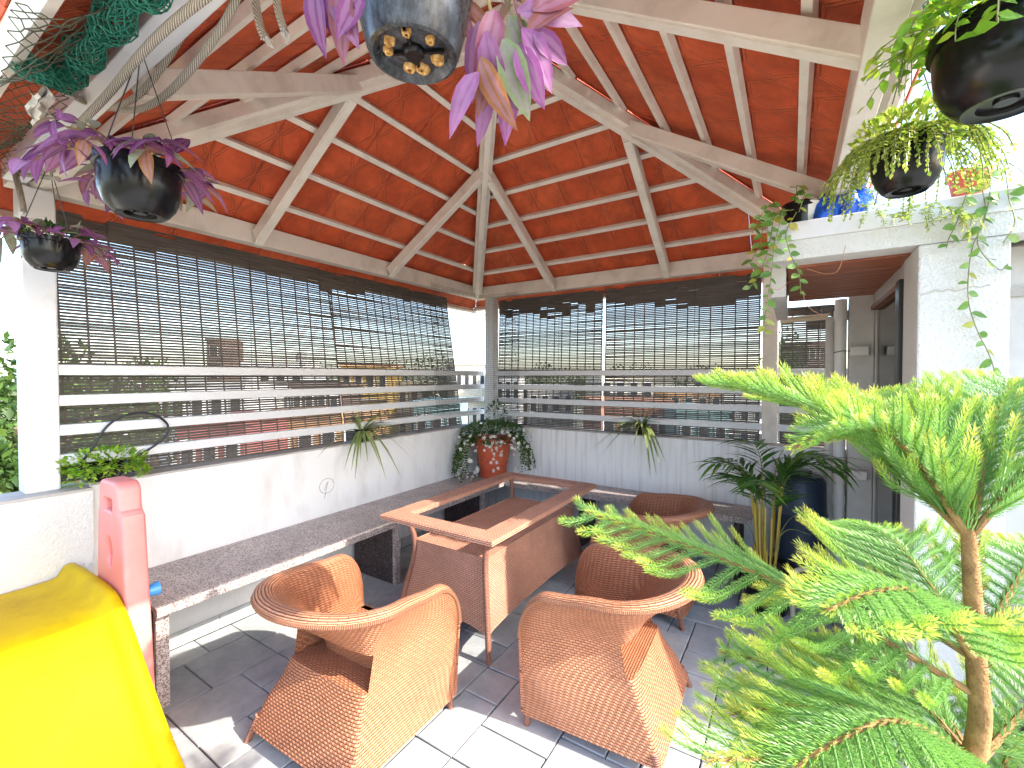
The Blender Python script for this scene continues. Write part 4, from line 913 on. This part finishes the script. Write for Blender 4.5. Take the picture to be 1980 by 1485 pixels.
# ------------------------------------------------------------------ hanging lime creepers on the right
random.seed(31)
c4 = at(1752, 372, 1.12)
t = thing('hanging_plant', tuple(c4), 'black hanging pot overgrown with fine yellow-green creeper below the right eave', 'hanging plant')
bowlpot(t, c4, .074, .045, .125); wires(t, c4, .076, .125, at(1762, 70, 1.1), .2)
mb = mass(1300, c4 + V((0, 0, .14)), (.115, .115, .06), (.012, .020), .6); sm = MB()
strands(mb, [(c4 + V((math.cos(a) * .075, math.sin(a) * .075, .125)), V((math.cos(a), math.sin(a), .2))) for a in [random.uniform(0, 6.283) for _ in range(130)]], (.06, .20), .012, (.009, .016), .6, .4, 1.3, sm)
mb.build('foliage', 'leaf_creeper_i', t, kind='stuff'); sm.build('runners', 'stem_green', t, kind='stuff')
c5 = at(1945, 205, .84)
t = thing('hanging_plant', tuple(c5), 'big black hanging pot with bright green trailing leaves above the conifer', 'hanging plant')
bowlpot(t, c5, .108, .066, .155); wires(t, c5, .11, .155, c5 + V((.02, .05, .40)), .4)
LIM = [leafmesh('lime_leaf', l, l * .5, 'leaf_lime', .2, .3, 3, .8) for l in (.027, .033, .040)]
for i in range(32):
    a = random.uniform(0, 6.283); p = c5 + V((math.cos(a) * .11, math.sin(a) * .11, .165)); d = V((math.cos(a), math.sin(a), .35)); pts = [p.copy()]
    for j in range(random.randint(4, 9)):
        p = p + d.normalized() * .017; d = d + V((0, 0, -.26)) + rv(.15); pts.append(p.copy())
        s_ = (-1) ** j; sd_ = d.cross(UP).normalized() * s_
        if len(t.children) < 330: place('leaf', random.choice(LIM), frame(p, sd_ + d * .5 + rv(.3), UP + rv(.5), random.uniform(.7, 1.1)), t)
    MB().tube(pts, .0012, 4).build('stem', 'stem_green', t)
toc5 = (CAM - c5); toc5.z = 0; toc5.normalize()
for i in range(13):
    a = random.uniform(-1.5, 1.5); q = Quaternion(UP, a) @ toc5; p = c5 + q * .116 + V((0, 0, .158)); d = q * .5 + V((0, 0, .1)); pts = [p.copy()]
    for j in range(random.randint(4, 10)):
        p = p + d.normalized() * .017; d = d * .72 + V((0, 0, -.32)) + rv(.10); pts.append(p.copy())
        s_ = (-1) ** j; sd_ = q.cross(UP).normalized() * s_
        place('leaf', random.choice(LIM), frame(p, sd_ + V((0, 0, -.3)) + rv(.4), q + UP * .5 + rv(.4), random.uniform(.7, 1.1)), t)
    MB().tube(pts, .0012, 4).build('stem', 'stem_green', t)
mb = mass(800, c5 + V((0, 0, .175)), (.145, .145, .045), (.018, .032), .5); mb.build('foliage', 'leaf_lime_i', t, kind='stuff')
# ------------------------------------------------------------------ things and vines on the slab roof
t = thing('blue_bag', tuple(onY(1625, 415, -1.05)), 'crumpled blue tarpaulin bundle lying on the slab roof', 'tarpaulin')
random.seed(3); bc = V((3.16, -1.03, 2.30)); mb = MB()
def tf(u, v):
    a = u * 6.283; b_ = v * math.pi / 2; k = 1 + .16 * math.sin(5 * a + 3 * v) + .10 * math.sin(11 * a - 6 * v) + .06 * math.sin(23 * a + 9 * v)
    return bc + V((.145 * math.cos(a) * math.cos(b_) * k, .12 * math.sin(a) * math.cos(b_) * k, .15 * math.sin(b_) * k + .001))
mb.grid(tf, 64, 22); mb.build('tarp', 'tarp', t, sharp=0)
for k in range(3): MB().tube([tf(.1 * k + .7 + .02 * math.sin(j), j / 9) * 1.0 + V((0, 0, .003)) for j in range(10)], .0022, 6).build('tie', 'blue_plastic', t)
pc = V((2.985, -1.07, 2.30))
t = thing('potted_hoya', tuple(pc), 'dark pot in a white sleeve at the slab corner with trailing round-leaved vine', 'potted plant')
MB().lathe([(0, 0), (.062, 0), (.07, .10), (.078, .105), (.078, .125), (.068, .125), (.06, .10), (0, .10)], 28, pc).build('pot', 'black_plastic', t)
MB().lathe([(.066, .0), (.075, .10), (.082, .112), (.081, .118)], 28, pc + V((.016, .012, .002))).build('sleeve', 'pvc_white', t)
HOY = [leafmesh('hoya_leaf', l, l * w, 'leaf_hoya', .12, .18, 5, .8) for l, w in ((.056, .62), (.047, .55), (.062, .58))]
def vine(path, t, step=.024, tend=None, sc=1.0, r_=.0021):
    pts = spline(path, 10); MB().tube(pts, r_, 6).build('stem', 'stem_green', t); acc = 0; s_ = 1
    for a, b_ in zip(pts, pts[1:]):
        acc += (b_ - a).length
        if acc > step:
            acc = 0; s_ = -s_; d = (b_ - a).normalized(); sd_ = (cr * s_ + d * .25 - cf * random.uniform(-.1, .4) + V((0, 0, -.15)) + rv(.35)); place('leaf', random.choice(HOY), frame(b_, sd_, -cf + UP * .4 + rv(.6), sc * random.uniform(.65, 1.05)), t)
random.seed(77)
def Yp(x, y, Y=-1.235): return onY(x, y, Y)
for path in ([(1535, 405), (1500, 415), (1490, 460), (1480, 500), (1462, 540), (1445, 560)], [(1515, 405), (1498, 470), (1490, 540), (1482, 590), (1478, 640)], [(1540, 410), (1520, 450), (1528, 490), (1545, 530), (1548, 570)], [(1525, 405), (1480, 430), (1470, 470), (1450, 510)], [(1545, 395), (1540, 360), (1555, 372), (1545, 410)], [(1510, 400), (1490, 395), (1470, 420), (1455, 450)]):
    vine([Yp(*q, -1.215 - .03 * random.random()) for q in path], t, .021)
for path in ([(1560, 520), (1600, 530), (1622, 520), (1635, 475)], [(1552, 562), (1560, 590), (1590, 610), (1605, 605)], [(1480, 555), (1505, 560), (1525, 545)]):
    MB().tube(spline([Yp(*q, -1.24) for q in path], 8), .0013, 5).build('tendril', 'stem_red', t)
t = thing('terracotta_pot', tuple(onY(1890, 330, -1.08)), 'terracotta pot with yellowing hoya vine on the slab above the pillar', 'potted plant')
pc = V((3.60, -1.09, 2.30)); MB().lathe([(0, 0), (.05, 0), (.066, .10), (.074, .102), (.074, .13), (.066, .13), (.06, .10), (0, .10)], 28, pc).build('pot', 'orange_plastic', t)
random.seed(81)
for path in ([(1900, 300), (1915, 350), (1905, 420), (1880, 480), (1872, 540), (1874, 590), (1890, 640), (1910, 680), (1922, 715), (1918, 740)], [(1905, 290), (1940, 320), (1950, 380), (1962, 430), (1940, 470)], [(1890, 300), (1870, 370), (1850, 430), (1835, 460), (1830, 480)], [(1910, 300), (1975, 330), (1990, 380)], [(1880, 300), (1905, 400), (1890, 470), (1930, 520), (1950, 510)]):
    vine([Yp(*q, -1.24) for q in path], t, .034, sc=1.05)
mb = MB(); sm = MB()
strands(mb, [(Yp(x, random.uniform(395, 425), -1.23), V((random.uniform(-.3, .3), -1, .2))) for x in np.linspace(1660, 1880, 46)], (.05, .15), .012, (.010, .018), .6, .5, 1.2, sm)
mb2 = thing('creeper_mat', tuple(Yp(1780, 410)), 'mat of yellow-green creeper hanging over the slab edge', 'creeper'); 
o = mb.build('foliage', 'leaf_creeper_i', mb2, kind='stuff'); sm.build('runners', 'stem_green', mb2, kind='stuff')
# ------------------------------------------------------------------ sill and ledge plants
SPD = [leafmesh('strap_leaf', l, .019, 'leaf_spider', dr, .35, 8, .6) for l, dr in ((.22, .75), (.28, 1.0), (.18, .5), (.25, 1.3))]
def spider(c, label, seed, n=30, s=1.12, toward=V((1, 0, 0))):
    random.seed(seed); c = V(c); t = thing('spider_plant', tuple(c), label, 'potted plant', 'spider plants on the sills')
    MB().lathe([(0, 0), (.038, 0), (.05, .085), (.054, .086), (.054, .10), (.048, .10), (.044, .085), (0, .085)], 24, c).build('pot', 'black_plastic', t)
    for i in range(n):
        a = random.uniform(0, 6.283); el = random.uniform(.35, 1.25); d = droopdir(a, el) + toward * .35
        place('leaf', random.choice(SPD), frame(c + V((math.cos(a) * .015, math.sin(a) * .015, .085)), d, UP + d * .1 + rv(.2), s * random.uniform(.7, 1.1)), t)
    for i in range(9):
        a = random.uniform(-1.1, 1.1); q = Quaternion(UP, a) @ toward; d = (q + UP * random.uniform(.0, .5)).normalized()
        place('leaf', SPD[3], frame(c + q * .03 + V((0, 0, .085)), d, UP, s * random.uniform(.9, 1.35)), t)
spider((-0.022, -1.375, WH + .012), 'striped spider plant in a small black pot on the long parapet sill', 5)
spider((1.80, YW + .03, WH + .012), 'green spider plant in a small black pot on the streaked wall sill', 6, 30, 1.12, V((0, -1, 0)))
c = V((-0.045, -3.02, WH + .012)); t = thing('bowl_plant', tuple(c), 'low black bowl of bright lime ground cover beside the white corner post', 'potted plant')
c = V((-0.03, -2.985, WH + .012)); MB().lathe([(0, 0), (.05, 0), (.062, .01), (.095, .075), (.098, .085), (.09, .085), (.08, .07), (0, .06)], 30, c).build('bowl', 'black_plastic', t)
random.seed(14); mb = mass(900, c + V((0, 0, .10)), (.13, .17, .06), (.018, .032), .6); sm = MB()
strands(mb, [(c + V((math.cos(a) * .09, math.sin(a) * .10, .085)), V((math.cos(a), math.sin(a), .3))) for a in [random.uniform(0, 6.283) for _ in range(46)]], (.05, .13), .013, (.016, .028), .6, .4, 1.5, sm)
mb.build('foliage', 'leaf_lime_i', t, kind='stuff'); sm.build('stems', 'stem_green', t, kind='stuff')
# jasmine in the orange pot on the bench corner
c = V((0.33, 0.005, BZ)); t = thing('flower_pot', tuple(c), 'orange pot of white-flowered jasmine on the bench in the wall corner', 'potted plant')
MB().lathe([(x * 1.28, z * 1.2) for x, z in [(0, 0), (.10, 0), (.105, .01), (.118, .12), (.124, .125), (.124, .135), (.121, .14), (.145, .29), (.158, .295), (.160, .33), (.162, .345), (.152, .345), (.142, .30), (0, .29)]], 40, c).build('pot', 'orange_plastic', t)
MB().lathe([(0, .38), (.186, .375)], 24, c).build('soil', 'soil', t)
random.seed(50); mb = mass(1500, c + V((0, 0, .46)), (.34, .34, .11), (.022, .042), .55); sm = MB()
for _ in range(3): pass
mb3 = mass(160, c + V((.03, .02, .64)), (.11, .09, .15), (.025, .045), .5); mb.add(mb3.v, mb3.f, mb3.uv)
ang = [a for a in (random.uniform(0, 6.283) for _ in range(150)) if V((math.cos(a), math.sin(a), 0)).dot((CAM - c).normalized()) < .66]
strands(mb, [(c + V((math.cos(a) * .21, math.sin(a) * .21, .44)), V((math.cos(a), math.sin(a), .1)) ) for a in ang], (.22, .55), .024, (.022, .040), .55, .5, 1.25, sm)
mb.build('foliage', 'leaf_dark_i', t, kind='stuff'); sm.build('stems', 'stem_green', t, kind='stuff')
fm = MB()
for k in range(5): a = k * 1.257; fm.leaf((0, 0, 0), (math.cos(a), math.sin(a), .3), UP, .016, .009, .1, .1, 2)
fme = fm.mesh('flower', m='petal', sharp=0)
toc = (CAM - c); toc.z = 0; toc.normalize()
for k in range(170):
    a = random.uniform(-1.6, 1.6); q = Quaternion(UP, a) @ toc; h = random.choice((random.uniform(.0, .42), random.uniform(.34, .52))); rr = (.31 + .09 * random.random()) if abs(a) > .45 or h > .40 else .225
    if abs(a) < .5 and h < .25 and random.random() < .7: a = .8 * math.copysign(1, a); q = Quaternion(UP, a) @ toc
    place('flower', fme, frame(c + q * rr + V((0, 0, h)), V((random.uniform(-1, 1), random.uniform(-1, 1), random.uniform(-1, 1))), q + UP * .5 + rv(.5), random.uniform(1.1, 1.8)), t)
# bamboo palm
c = V((2.83, -0.40, 0)); t = thing('areca_palm', tuple(c), 'bushy bamboo palm with yellow canes in front of the navy drum', 'palm')
MB().lathe([(0, 0), (.12, 0), (.15, .26), (.162, .262), (.162, .30), (.15, .30), (.14, .26), (0, .25)], 32, c).build('pot', 'black_plastic', t)
MB().lathe([(0, .285), (.145, .275)], 20, c).build('soil', 'soil', t)
random.seed(60)
LFT = [leafmesh('leaflet', l, .026, 'leaf_palm', .35, .3, 5, .6) for l in (.15, .19, .23)]
nl = 0
for i in range(20):
    a = i * 2.4 + random.uniform(-.2, .2); b0 = c + V((math.cos(a) * .05, math.sin(a) * .05, .27)); hgt = random.uniform(.36, .60) if i < 15 else random.uniform(.05, .15); out = random.uniform(.03, .10)
    d = V((math.cos(a), math.sin(a), 0)); topp = b0 + UP * hgt + d * out * .5
    cane = MB(); cane.tube(spline([b0, b0 + UP * hgt * .5 + d * .02, topp], 5), [.0065] * 10 + [.005], 8); fr_ = cane.build('cane', 'cane', t)
    L_ = random.uniform(.20, .30); rach = spline([topp, topp + (UP * 1.0 + d * .25) * L_ * .4, topp + (UP * 1.0 + d * .6) * L_ * .75, topp + (UP * .8 + d * 1.05) * L_], 5)
    sp = MB(); sp.tube(rach, [.0045 - .0035 * k / (len(rach) - 1) for k in range(len(rach))], 6); fr = sp.build('frond', 'stem_green', t)
    for k in range(2, len(rach)):
        dd = (rach[k] - rach[k - 1]).normalized(); sd_ = dd.cross(UP).normalized()
        for s_ in (-1, 1):
            if nl < 290: place('leaflet', random.choice(LFT), frame(rach[k], sd_ * s_ * .8 + dd * .75 + rv(.18), UP + rv(.3), random.uniform(.8, 1.1)), fr); nl += 1
# plants at the far right and the strap leaves outside the post
c = onY(2010, 1060, -0.98); c.z = 0.0
t = thing('red_pot_plant', (4.0, -1.35, 0.0), 'red pot with yellow-green strap leaves beside the white pillar', 'potted plant'); c = V((4.0, -1.35, 0))
MB().lathe([(0, 0), (.12, 0), (.17, .36), (.185, .362), (.185, .42), (.17, .42), (.16, .37), (0, .36)], 32, c).build('pot', 'red_pot', t)
MB().lathe([(0, .40), (.165, .39)], 20, c).build('soil', 'soil', t)
random.seed(70); BR = [leafmesh('strap_leaf', l, .04, 'leaf_lime', dr, .3, 7, .6) for l, dr in ((.42, .6), (.5, .9), (.35, .4))]
for i in range(34): a = random.uniform(0, 6.283); place('leaf', random.choice(BR), frame(c + V((math.cos(a) * .05, math.sin(a) * .05, .40)), droopdir(a, random.uniform(.3, 1.3)), UP, random.uniform(.8, 1.2)), t)
c = V((-0.45, -3.62, 0.55)); t = thing('strap_leaf_plant', tuple(c), 'long strap leaves poking past the white corner post from outside', 'plant')
random.seed(71); BS = leafmesh('strap_leaf', .5, .02, 'leaf_palm', .35, .3, 7, .6)
for i in range(12): a = random.uniform(.3, 2.2); place('leaf', BS, frame(c + rv(.03) + V((0, 0, .2)), V((math.cos(a) * .8, math.sin(a), random.uniform(.2, .7))), UP, random.uniform(.8, 1.1)), t)
MB().lathe([(0, -.08), (.10, -.08), (.13, .2), (.14, .2), (.14, .22), (0, .2)], 20, c).build('pot', 'black_plastic', t)
MB().box((-0.75, -4.2, 0.40), (-0.152, -3.40, 0.468)).build('planter_ledge', 'cement_sill', front)
# ------------------------------------------------------------------ Norfolk Island pine
random.seed(90)
def needles(mb, pts, step, per, ln, t0=0.0, t1=1.0, fwd=.8, rad=.6, w=.0017, base_r=.002, up=None):
    tot = sum((b_ - a).length for a, b_ in zip(pts, pts[1:])); acc = 0; nxt = 0; ph = random.random() * 6
    for a, b_ in zip(pts, pts[1:]):
        l = (b_ - a).length; d = (b_ - a) / l; u = d.orthogonal().normalized(); v = d.cross(u)
        while nxt <= acc + l:
            p = a + d * (nxt - acc); f = nxt / tot; ph += 1.1
            for k in range(per):
                an = ph + 6.283 * k / per + random.uniform(-.25, .25); rd = u * math.cos(an) + v * math.sin(an)
                L_ = ln * random.uniform(.8, 1.15) * (1.0 if f < .93 else .75); o = (d * fwd + rd * rad).normalized()
                if up is not None: o = (o + up * .18).normalized()
                sd_ = o.cross(rd).normalized() * w * .5; q = p + rd * base_r; md = q + o * L_ * .45 + rd * L_ * .05; tp_ = q + o * L_ * .95 + d * L_ * .12
                vv = t0 + (t1 - t0) * f; mb.add([q, md + sd_, tp_, md - sd_], [(0, 1, 2, 3)], [[(0, vv)] * 4])
            nxt += step
        acc += l
TW_ = []
for ln in (.065, .105, .145, .19, .24):
    for k in range(2):
        mb = MB(); pts = spline([(0, 0, 0), (0, ln * .35, -.03 * ln + .02 * ln * k), (.02 * ln * (k - .5), ln * .7, -.05 * ln), (0, ln, .02 * ln + .05 * ln * k)], 6)
        needles(mb, pts, .0024, 4, .0128, 0, 1, .78, .66, .0014, .0012, V((0, 0, 1)))
        mb.tube(pts, [.0018 - .0010 * i / (len(pts) - 1) for i in range(len(pts))], 5); TW_.append((ln, mb.mesh('branchlet', m='needle', sharp=0), mb))
pt = thing('norfolk_pine', (3.13, -2.90, 0), 'young Norfolk Island pine with bright green tiered branches in the foreground', 'conifer')
b0 = V((3.13, -2.90, 0)); tipp = at(1866, 925, 0.620)
tr = [V((3.13, -2.90, .28)), V((3.14, -2.90, .75)), at(1888, 1440, 0.624), at(1888, 1290, 0.624), at(1878, 1110, 0.624), at(1872, 1030, 0.624), at(1868, 980, 0.622), tipp]
trp = spline(tr, 6); MB().tube(trp, [.0165 - .012 * (i / (len(trp) - 1)) ** 1.0 for i in range(len(trp))], 14).build('trunk', 'pine_bark', pt)
nb = MB(); needles(nb, trp[int(len(trp) * .40):int(len(trp) * .74)], .0045, 5, .011, .0, .15, .5, .8, .0018, .009); nb.build('trunk_needles', 'pine_bark', pt, kind='stuff')
nb = MB(); needles(nb, trp[int(len(trp) * .72):], .0016, 8, .020, .35, .97, .9, .5, .002, .004); nb.build('leader_needles', 'needle', pt, kind='stuff')
pot = MB(); pot.lathe([(0, 0), (.13, 0), (.17, .28), (.185, .282), (.185, .32), (.17, .32), (.16, .28), (0, .27)], 32, b0).build('pot', 'black_plastic', pt)
MB().lathe([(0, .30), (.165, .29)], 20, b0).build('soil', 'soil', pt)
NBR = [0]; REST = MB(); REST.smooth = True
def branch(p0, p1, arch=.06, tilt=0.0, maxl=0.160, spacing=0.0168, e_up=V((0, 0, 1)), lift=-.12, fw=.80):
    p0 = V(p0); p1 = V(p1); ln = (p1 - p0).length; dr = (p1 - p0) / ln
    mid = p0.lerp(p1, .5) + e_up * arch; pts = spline([p0, p0.lerp(mid, .55) + e_up * arch * .2, mid, mid.lerp(p1, .55) + e_up * arch * .15, p1], 8)
    mb = MB(); needles(mb, pts[4:], .0028, 5, .012, 0, 1, .75, .65, .0019, .003, e_up)
    br = mb.build('branch', 'needle', pt)
    MB().tube(pts, [.0055 - .0040 * i / (len(pts) - 1) for i in range(len(pts))], 7).build('branch_wood', 'pine_bark', br)
    acc = 0; nxt = .035; s_ = 1
    for a, b_ in zip(pts, pts[1:]):
        l = (b_ - a).length; d = (b_ - a) / l
        while nxt <= acc + l:
            f = nxt / ln; p = a + d * (nxt - acc)
            L_ = maxl * min(1, .55 + f * 1.8) * (1 - max(0, f - .35) / .65 * .72) * random.uniform(.88, 1.1)
            cand = sorted(TW_, key=lambda q: abs(q[0] - L_))[:2]; c_ = random.choice(cand)
            sd_ = d.cross(e_up).normalized()
            sd_ = (Quaternion(d, tilt) @ sd_)
            for s_ in (-1, 1):
                dd = d * fw + sd_ * s_ * .80 + e_up * lift + rv(.07)
                M = frame(p, dd, e_up + rv(.15), L_ / c_[0]); NBR[0] += 1
                if NBR[0] <= 300: place('branchlet', c_[1], M, br)
                else: REST.add([M @ V(q) for q in c_[2].v], c_[2].f, c_[2].uv)
            nxt += spacing
        acc += l
W1 = at(1874, 1040, 0.624); W2 = at(1886, 1275, 0.624); W4 = at(1890, 1660, 0.624); W3 = at(1888, 1480, 0.624)
branch(W1, at(1372, 742, 0.816), .06, maxl=0.176, spacing=0.0152, lift=.22)
branch(at(1889, 1345, .624), at(1135, 990, .80), .03, maxl=.235, spacing=.030, fw=.62)
branch(W3, at(1395, 1385, 0.624), .05, maxl=0.224, spacing=.029, fw=.64)
branch(W1, at(1650, 770, 0.960), .07, maxl=0.168, spacing=0.0176, lift=.22)
branch(W1, at(1965, 735, 0.816), .05, maxl=0.168, spacing=0.0176, lift=.22)
branch(W3, at(1390, 1260, 0.848), .03, maxl=0.208, spacing=.029, fw=.64)
branch(W2, at(1630, 1010, 0.976), .06, maxl=0.192, spacing=0.0192)
branch(W1, at(1530, 870, 0.640), .09, maxl=0.160, spacing=0.0176, lift=.22)
branch(W3, at(1480, 1530, 0.480), .07, maxl=0.192, spacing=0.0200)
branch(W1, at(2230, 800, 0.528), .04, maxl=0.160, spacing=0.0224, lift=.22)
branch(W2, at(2080, 1060, 0.840), .06, maxl=0.176, spacing=0.0224)
branch(W3, at(1700, 1300, 0.960), .05, maxl=0.192, spacing=0.0224)
branch(W3, at(2150, 1330, 0.760), .05, maxl=0.176, spacing=0.0224)
branch(W2, at(1600, 1180, 0.480), .06, maxl=0.160, spacing=0.0224)
branch(W4, at(1365, 1470, .50), .05, maxl=.21, spacing=.028, fw=.64)
branch(W4, at(1480, 1420, .74), .05, maxl=.21, spacing=.020)
branch(W4, at(1760, 1410, .86), .05, maxl=.20, spacing=.021)
branch(W4, at(1990, 1430, .70), .05, maxl=.20, spacing=.022)
branch(W3, at(1560, 1230, .90), .05, maxl=.20, spacing=.021)
branch(W1, at(1480, 770, .90), .06, maxl=.17, spacing=.020, lift=.12)
branch(W1, at(1800, 775, .92), .05, maxl=.17, spacing=.020, lift=.15)
branch(W1, at(1600, 850, .70), .07, maxl=.16, spacing=.020, lift=.05)
branch(W2, at(1480, 1150, .95), .05, maxl=.19, spacing=.022)
REST.build('minor_branchlets', 'needle', pt, sharp=0, kind='stuff')
# ------------------------------------------------------------------ town beyond the terrace
random.seed(120)
def building(x0, x1, ytop, D, depth, m, label, floors=3, cols=4, rot=0.0, roofm=None, name='town_house', tank=False):
    a = at(x0, 727, D); b_ = at(x1, 727, D); w = (b_ - a).length; ztop = 1.55 + (727 - ytop) / FP * D
    t = thing(name, ((a + b_) / 2).to_tuple()[:2] + (GZ,), label, 'building'); h = ztop - GZ
    def loc(lo, hi, nm, mm, par=t): o = MB().box(lo, hi); o = bpy.data.objects.new(nm, o.mesh(nm, m=mm)); col.objects.link(o); o.parent = par; return o
    loc((-w / 2, 0, 0), (w / 2, depth, h - .25), 'wall', m)
    loc((-w / 2 - .12, -.12, h - .249), (w / 2 + .12, depth + .12, h), 'roof_parapet', roofm or m)
    fh = 3.0; ww = min(1.3, w / cols * .5)
    for f in range(floors):
        z = h - .9 - f * fh
        if z < 2: break
        for c_ in range(cols):
            x = -w / 2 + w * (c_ + .5) / cols
            fr = loc((x - ww / 2 - .08, -.06, z - 1.5), (x + ww / 2 + .08, .02, z), 'window', 'b_white')
            loc((x - ww / 2, -.075, z - 1.42), (x + ww / 2, -.0605, z - .08), 'pane', 'window_glass', fr)
        loc((-w / 2 - .02, -.35, z - 2.45), (w / 2 + .02, -.001, z - 2.35), 'ledge', 'b_grey')
    if tank:
        o = MB().lathe([(0, h), (.55, h), (.55, h + .9), (.45, h + 1.05), (0, h + 1.1)], 20, (w * .25, depth * .5, 0)); o = bpy.data.objects.new('water_tank', o.mesh('water_tank', m='b_grey')); col.objects.link(o); o.parent = t
    t.rotation_euler = (0, 0, YAW + rot); return t
building(235, 335, 742, 34, 8, 'b_white', 'white house with small windows behind the cable', rot=.2)
building(330, 470, 738, 30, 7, 'b_white', 'white flat-roofed house beyond the long blind', rot=.1, tank=True)
building(400, 428, 655, 60, 5, 'b_brown', 'tall thin brown tower beyond the long blind', 4, 1, name='tower')
building(470, 585, 700, 44, 8, 'b_white', 'white three-storey block with grey tank on the roof', rot=.15, tank=True)
building(560, 660, 742, 36, 8, 'b_brown', 'dark brown house between white and yellow houses', rot=-.1)
building(660, 750, 703, 40, 8, 'b_yellow', 'bright yellow house beyond the blind gap', rot=.1, roofm='b_orange')
building(480, 700, 800, 24, 6, 'b_orange', 'low orange house in front of the yellow house', 2, 5, rot=.05)
building(340, 470, 812, 20, 5, 'b_red', 'low red shop roof beyond the lower rails', 1, 3, roofm='b_red', name='shop')
building(745, 835, 738, 46, 8, 'b_cream', 'cream house next to the yellow house', rot=.0)
building(800, 890, 775, 30, 5, 'b_teal', 'low teal roofed shed behind the corner net', 1, 3, roofm='b_teal', name='shed')
building(880, 940, 700, 38, 7, 'b_cream', 'cream and white house framed by the corner gap', rot=.25)
building(945, 1005, 716, 36, 7, 'b_white', 'white house with teal roof edge right of the corner post', roofm='b_teal', rot=-.1)
building(1020, 1110, 745, 40, 8, 'b_grey', 'grey concrete house beyond the right blinds', rot=.1)
building(1160, 1265, 716, 34, 7, 'b_cream', 'cream house with thatch coloured roof beyond the spider plant', roofm='b_thatch')
building(1160, 1300, 775, 26, 6, 'b_brick', 'low brick house beyond the lower right rails', 2, 4, roofm='b_rooftile')
building(1290, 1400, 748, 38, 8, 'b_orange', 'pale orange house beside a teal shed', rot=.1, roofm='b_cream')
building(1310, 1410, 790, 24, 5, 'b_teal', 'teal painted shed near the end of the right railing', 1, 3, name='shed')
building(1400, 1480, 720, 50, 8, 'b_grey', 'grey apartment block near the passage post', 3, 3)
building(1560, 1600, 660, 60, 8, 'b_brown', 'brown apartment tower behind the narrow passage blind', 4, 2, name='tower')
building(-60, 45, 905, 17, 5, 'b_white', 'white terrace roof below the trees outside the corner post', 1, 2, name='roof_terrace')
# tiled roofs low on the left
for (x, y, D, w) in ((-20, 960, 12, 4.0), (60, 940, 14, 4.0)):
    p = at(x, y, D); t = thing('tiled_shed', (p.x, p.y, GZ), 'low shed with sloping %s roof outside the corner post' % ('brown tiled' if x < 0 else 'red tiled'), 'building')
    h = p.z - GZ; MB().box((p.x - w / 2, p.y - 2, GZ), (p.x + w / 2, p.y + 2, p.z - .9)).build('wall', 'b_cream', t)
    rf = MB(); rf.hexa([(p.x - w / 2 - .3, p.y - 2.3, p.z - .9), (p.x + w / 2 + .3, p.y - 2.3, p.z - .9), (p.x + w / 2 + .3, p.y + 2.3, p.z - .9), (p.x - w / 2 - .3, p.y + 2.3, p.z - .9), (p.x - w / 2 - .3, p.y - .05, p.z), (p.x + w / 2 + .3, p.y - .05, p.z), (p.x + w / 2 + .3, p.y + .05, p.z), (p.x - w / 2 - .3, p.y + .05, p.z)]); rf.build('roof', 'b_rooftile', t)
def tree(x, ytop, D, rx, rz, label, n=1500, ls=(.25, .45)):
    p = at(x, ytop, D); t = thing('town_tree', (p.x, p.y, GZ), label, 'tree', 'trees beyond the terrace'); base = V((p.x, p.y, GZ)); cz = p.z - rz
    tk = MB(); tk.tube(spline([base, base + V((.2, .1, (cz - GZ) * .5)), V((p.x, p.y, cz))], 5), [.35 - .02 * k for k in range(11)], 10)
    for k in range(5):
        a = k * 1.257; tk.tube([V((p.x, p.y, cz - rz * .5)), V((p.x + math.cos(a) * rx * .6, p.y + math.sin(a) * rx * .6, cz + rz * .2))], [.16, .05], 7)
    tk.build('trunk', 'bark', t)
    mb = MB(); cl_ = [(rv(1).normalized() * random.uniform(.25, .85), random.uniform(.25, .5)) for _ in range(26)]
    for _ in range(n):
        c_, r_ = random.choice(cl_); d = rv(1).normalized() * r_ * random.uniform(.5, 1) ** .5; q = c_ + d
        pp_ = V((p.x + q.x * rx, p.y + q.y * rx, cz + q.z * rz)); l = random.uniform(*ls); mb.leaf(pp_, d + rv(.6), UP + rv(.8), l, l * .5, .2, .2, 2)
    mb.build('crown', 'leaf_tree_i', t); return t
tree(0, 655, 14, 3.2, 3.4, 'big bright green tree outside the white corner post', 5000, (.22, .4))
tree(165, 650, 20, 3.2, 4.0, 'dark leafy tree just past the white corner post behind the blind', 3500)
tree(290, 690, 30, 2.8, 3.0, 'small tree behind the white house and cable', 1600)
tree(600, 693, 60, 4, 3.5, 'round tree behind the brown house', 1500)
tree(770, 688, 50, 4.2, 4, 'domed tree between the yellow and cream houses', 2200)
tree(862, 680, 44, 3.8, 4, 'dark tree behind the corner net', 2200)
tree(1050, 693, 52, 4.5, 4, 'wide tree right of the corner post', 2200)
tree(1130, 705, 60, 4, 3, 'low tree left of the thatch roofed house', 1400)
tree(1215, 696, 60, 4, 3.5, 'tree behind the thatch roofed house', 1400)
tree(1350, 702, 56, 4, 3.2, 'tree above the pale orange house', 1400)
tree(1520, 640, 36, 1.8, 4.5, 'slim dark tree behind the passage blind', 1400)
tree(40, 830, 12.5, 2.0, 2.0, 'low bushy tree above the white roof terrace', 2200, (.2, .35))
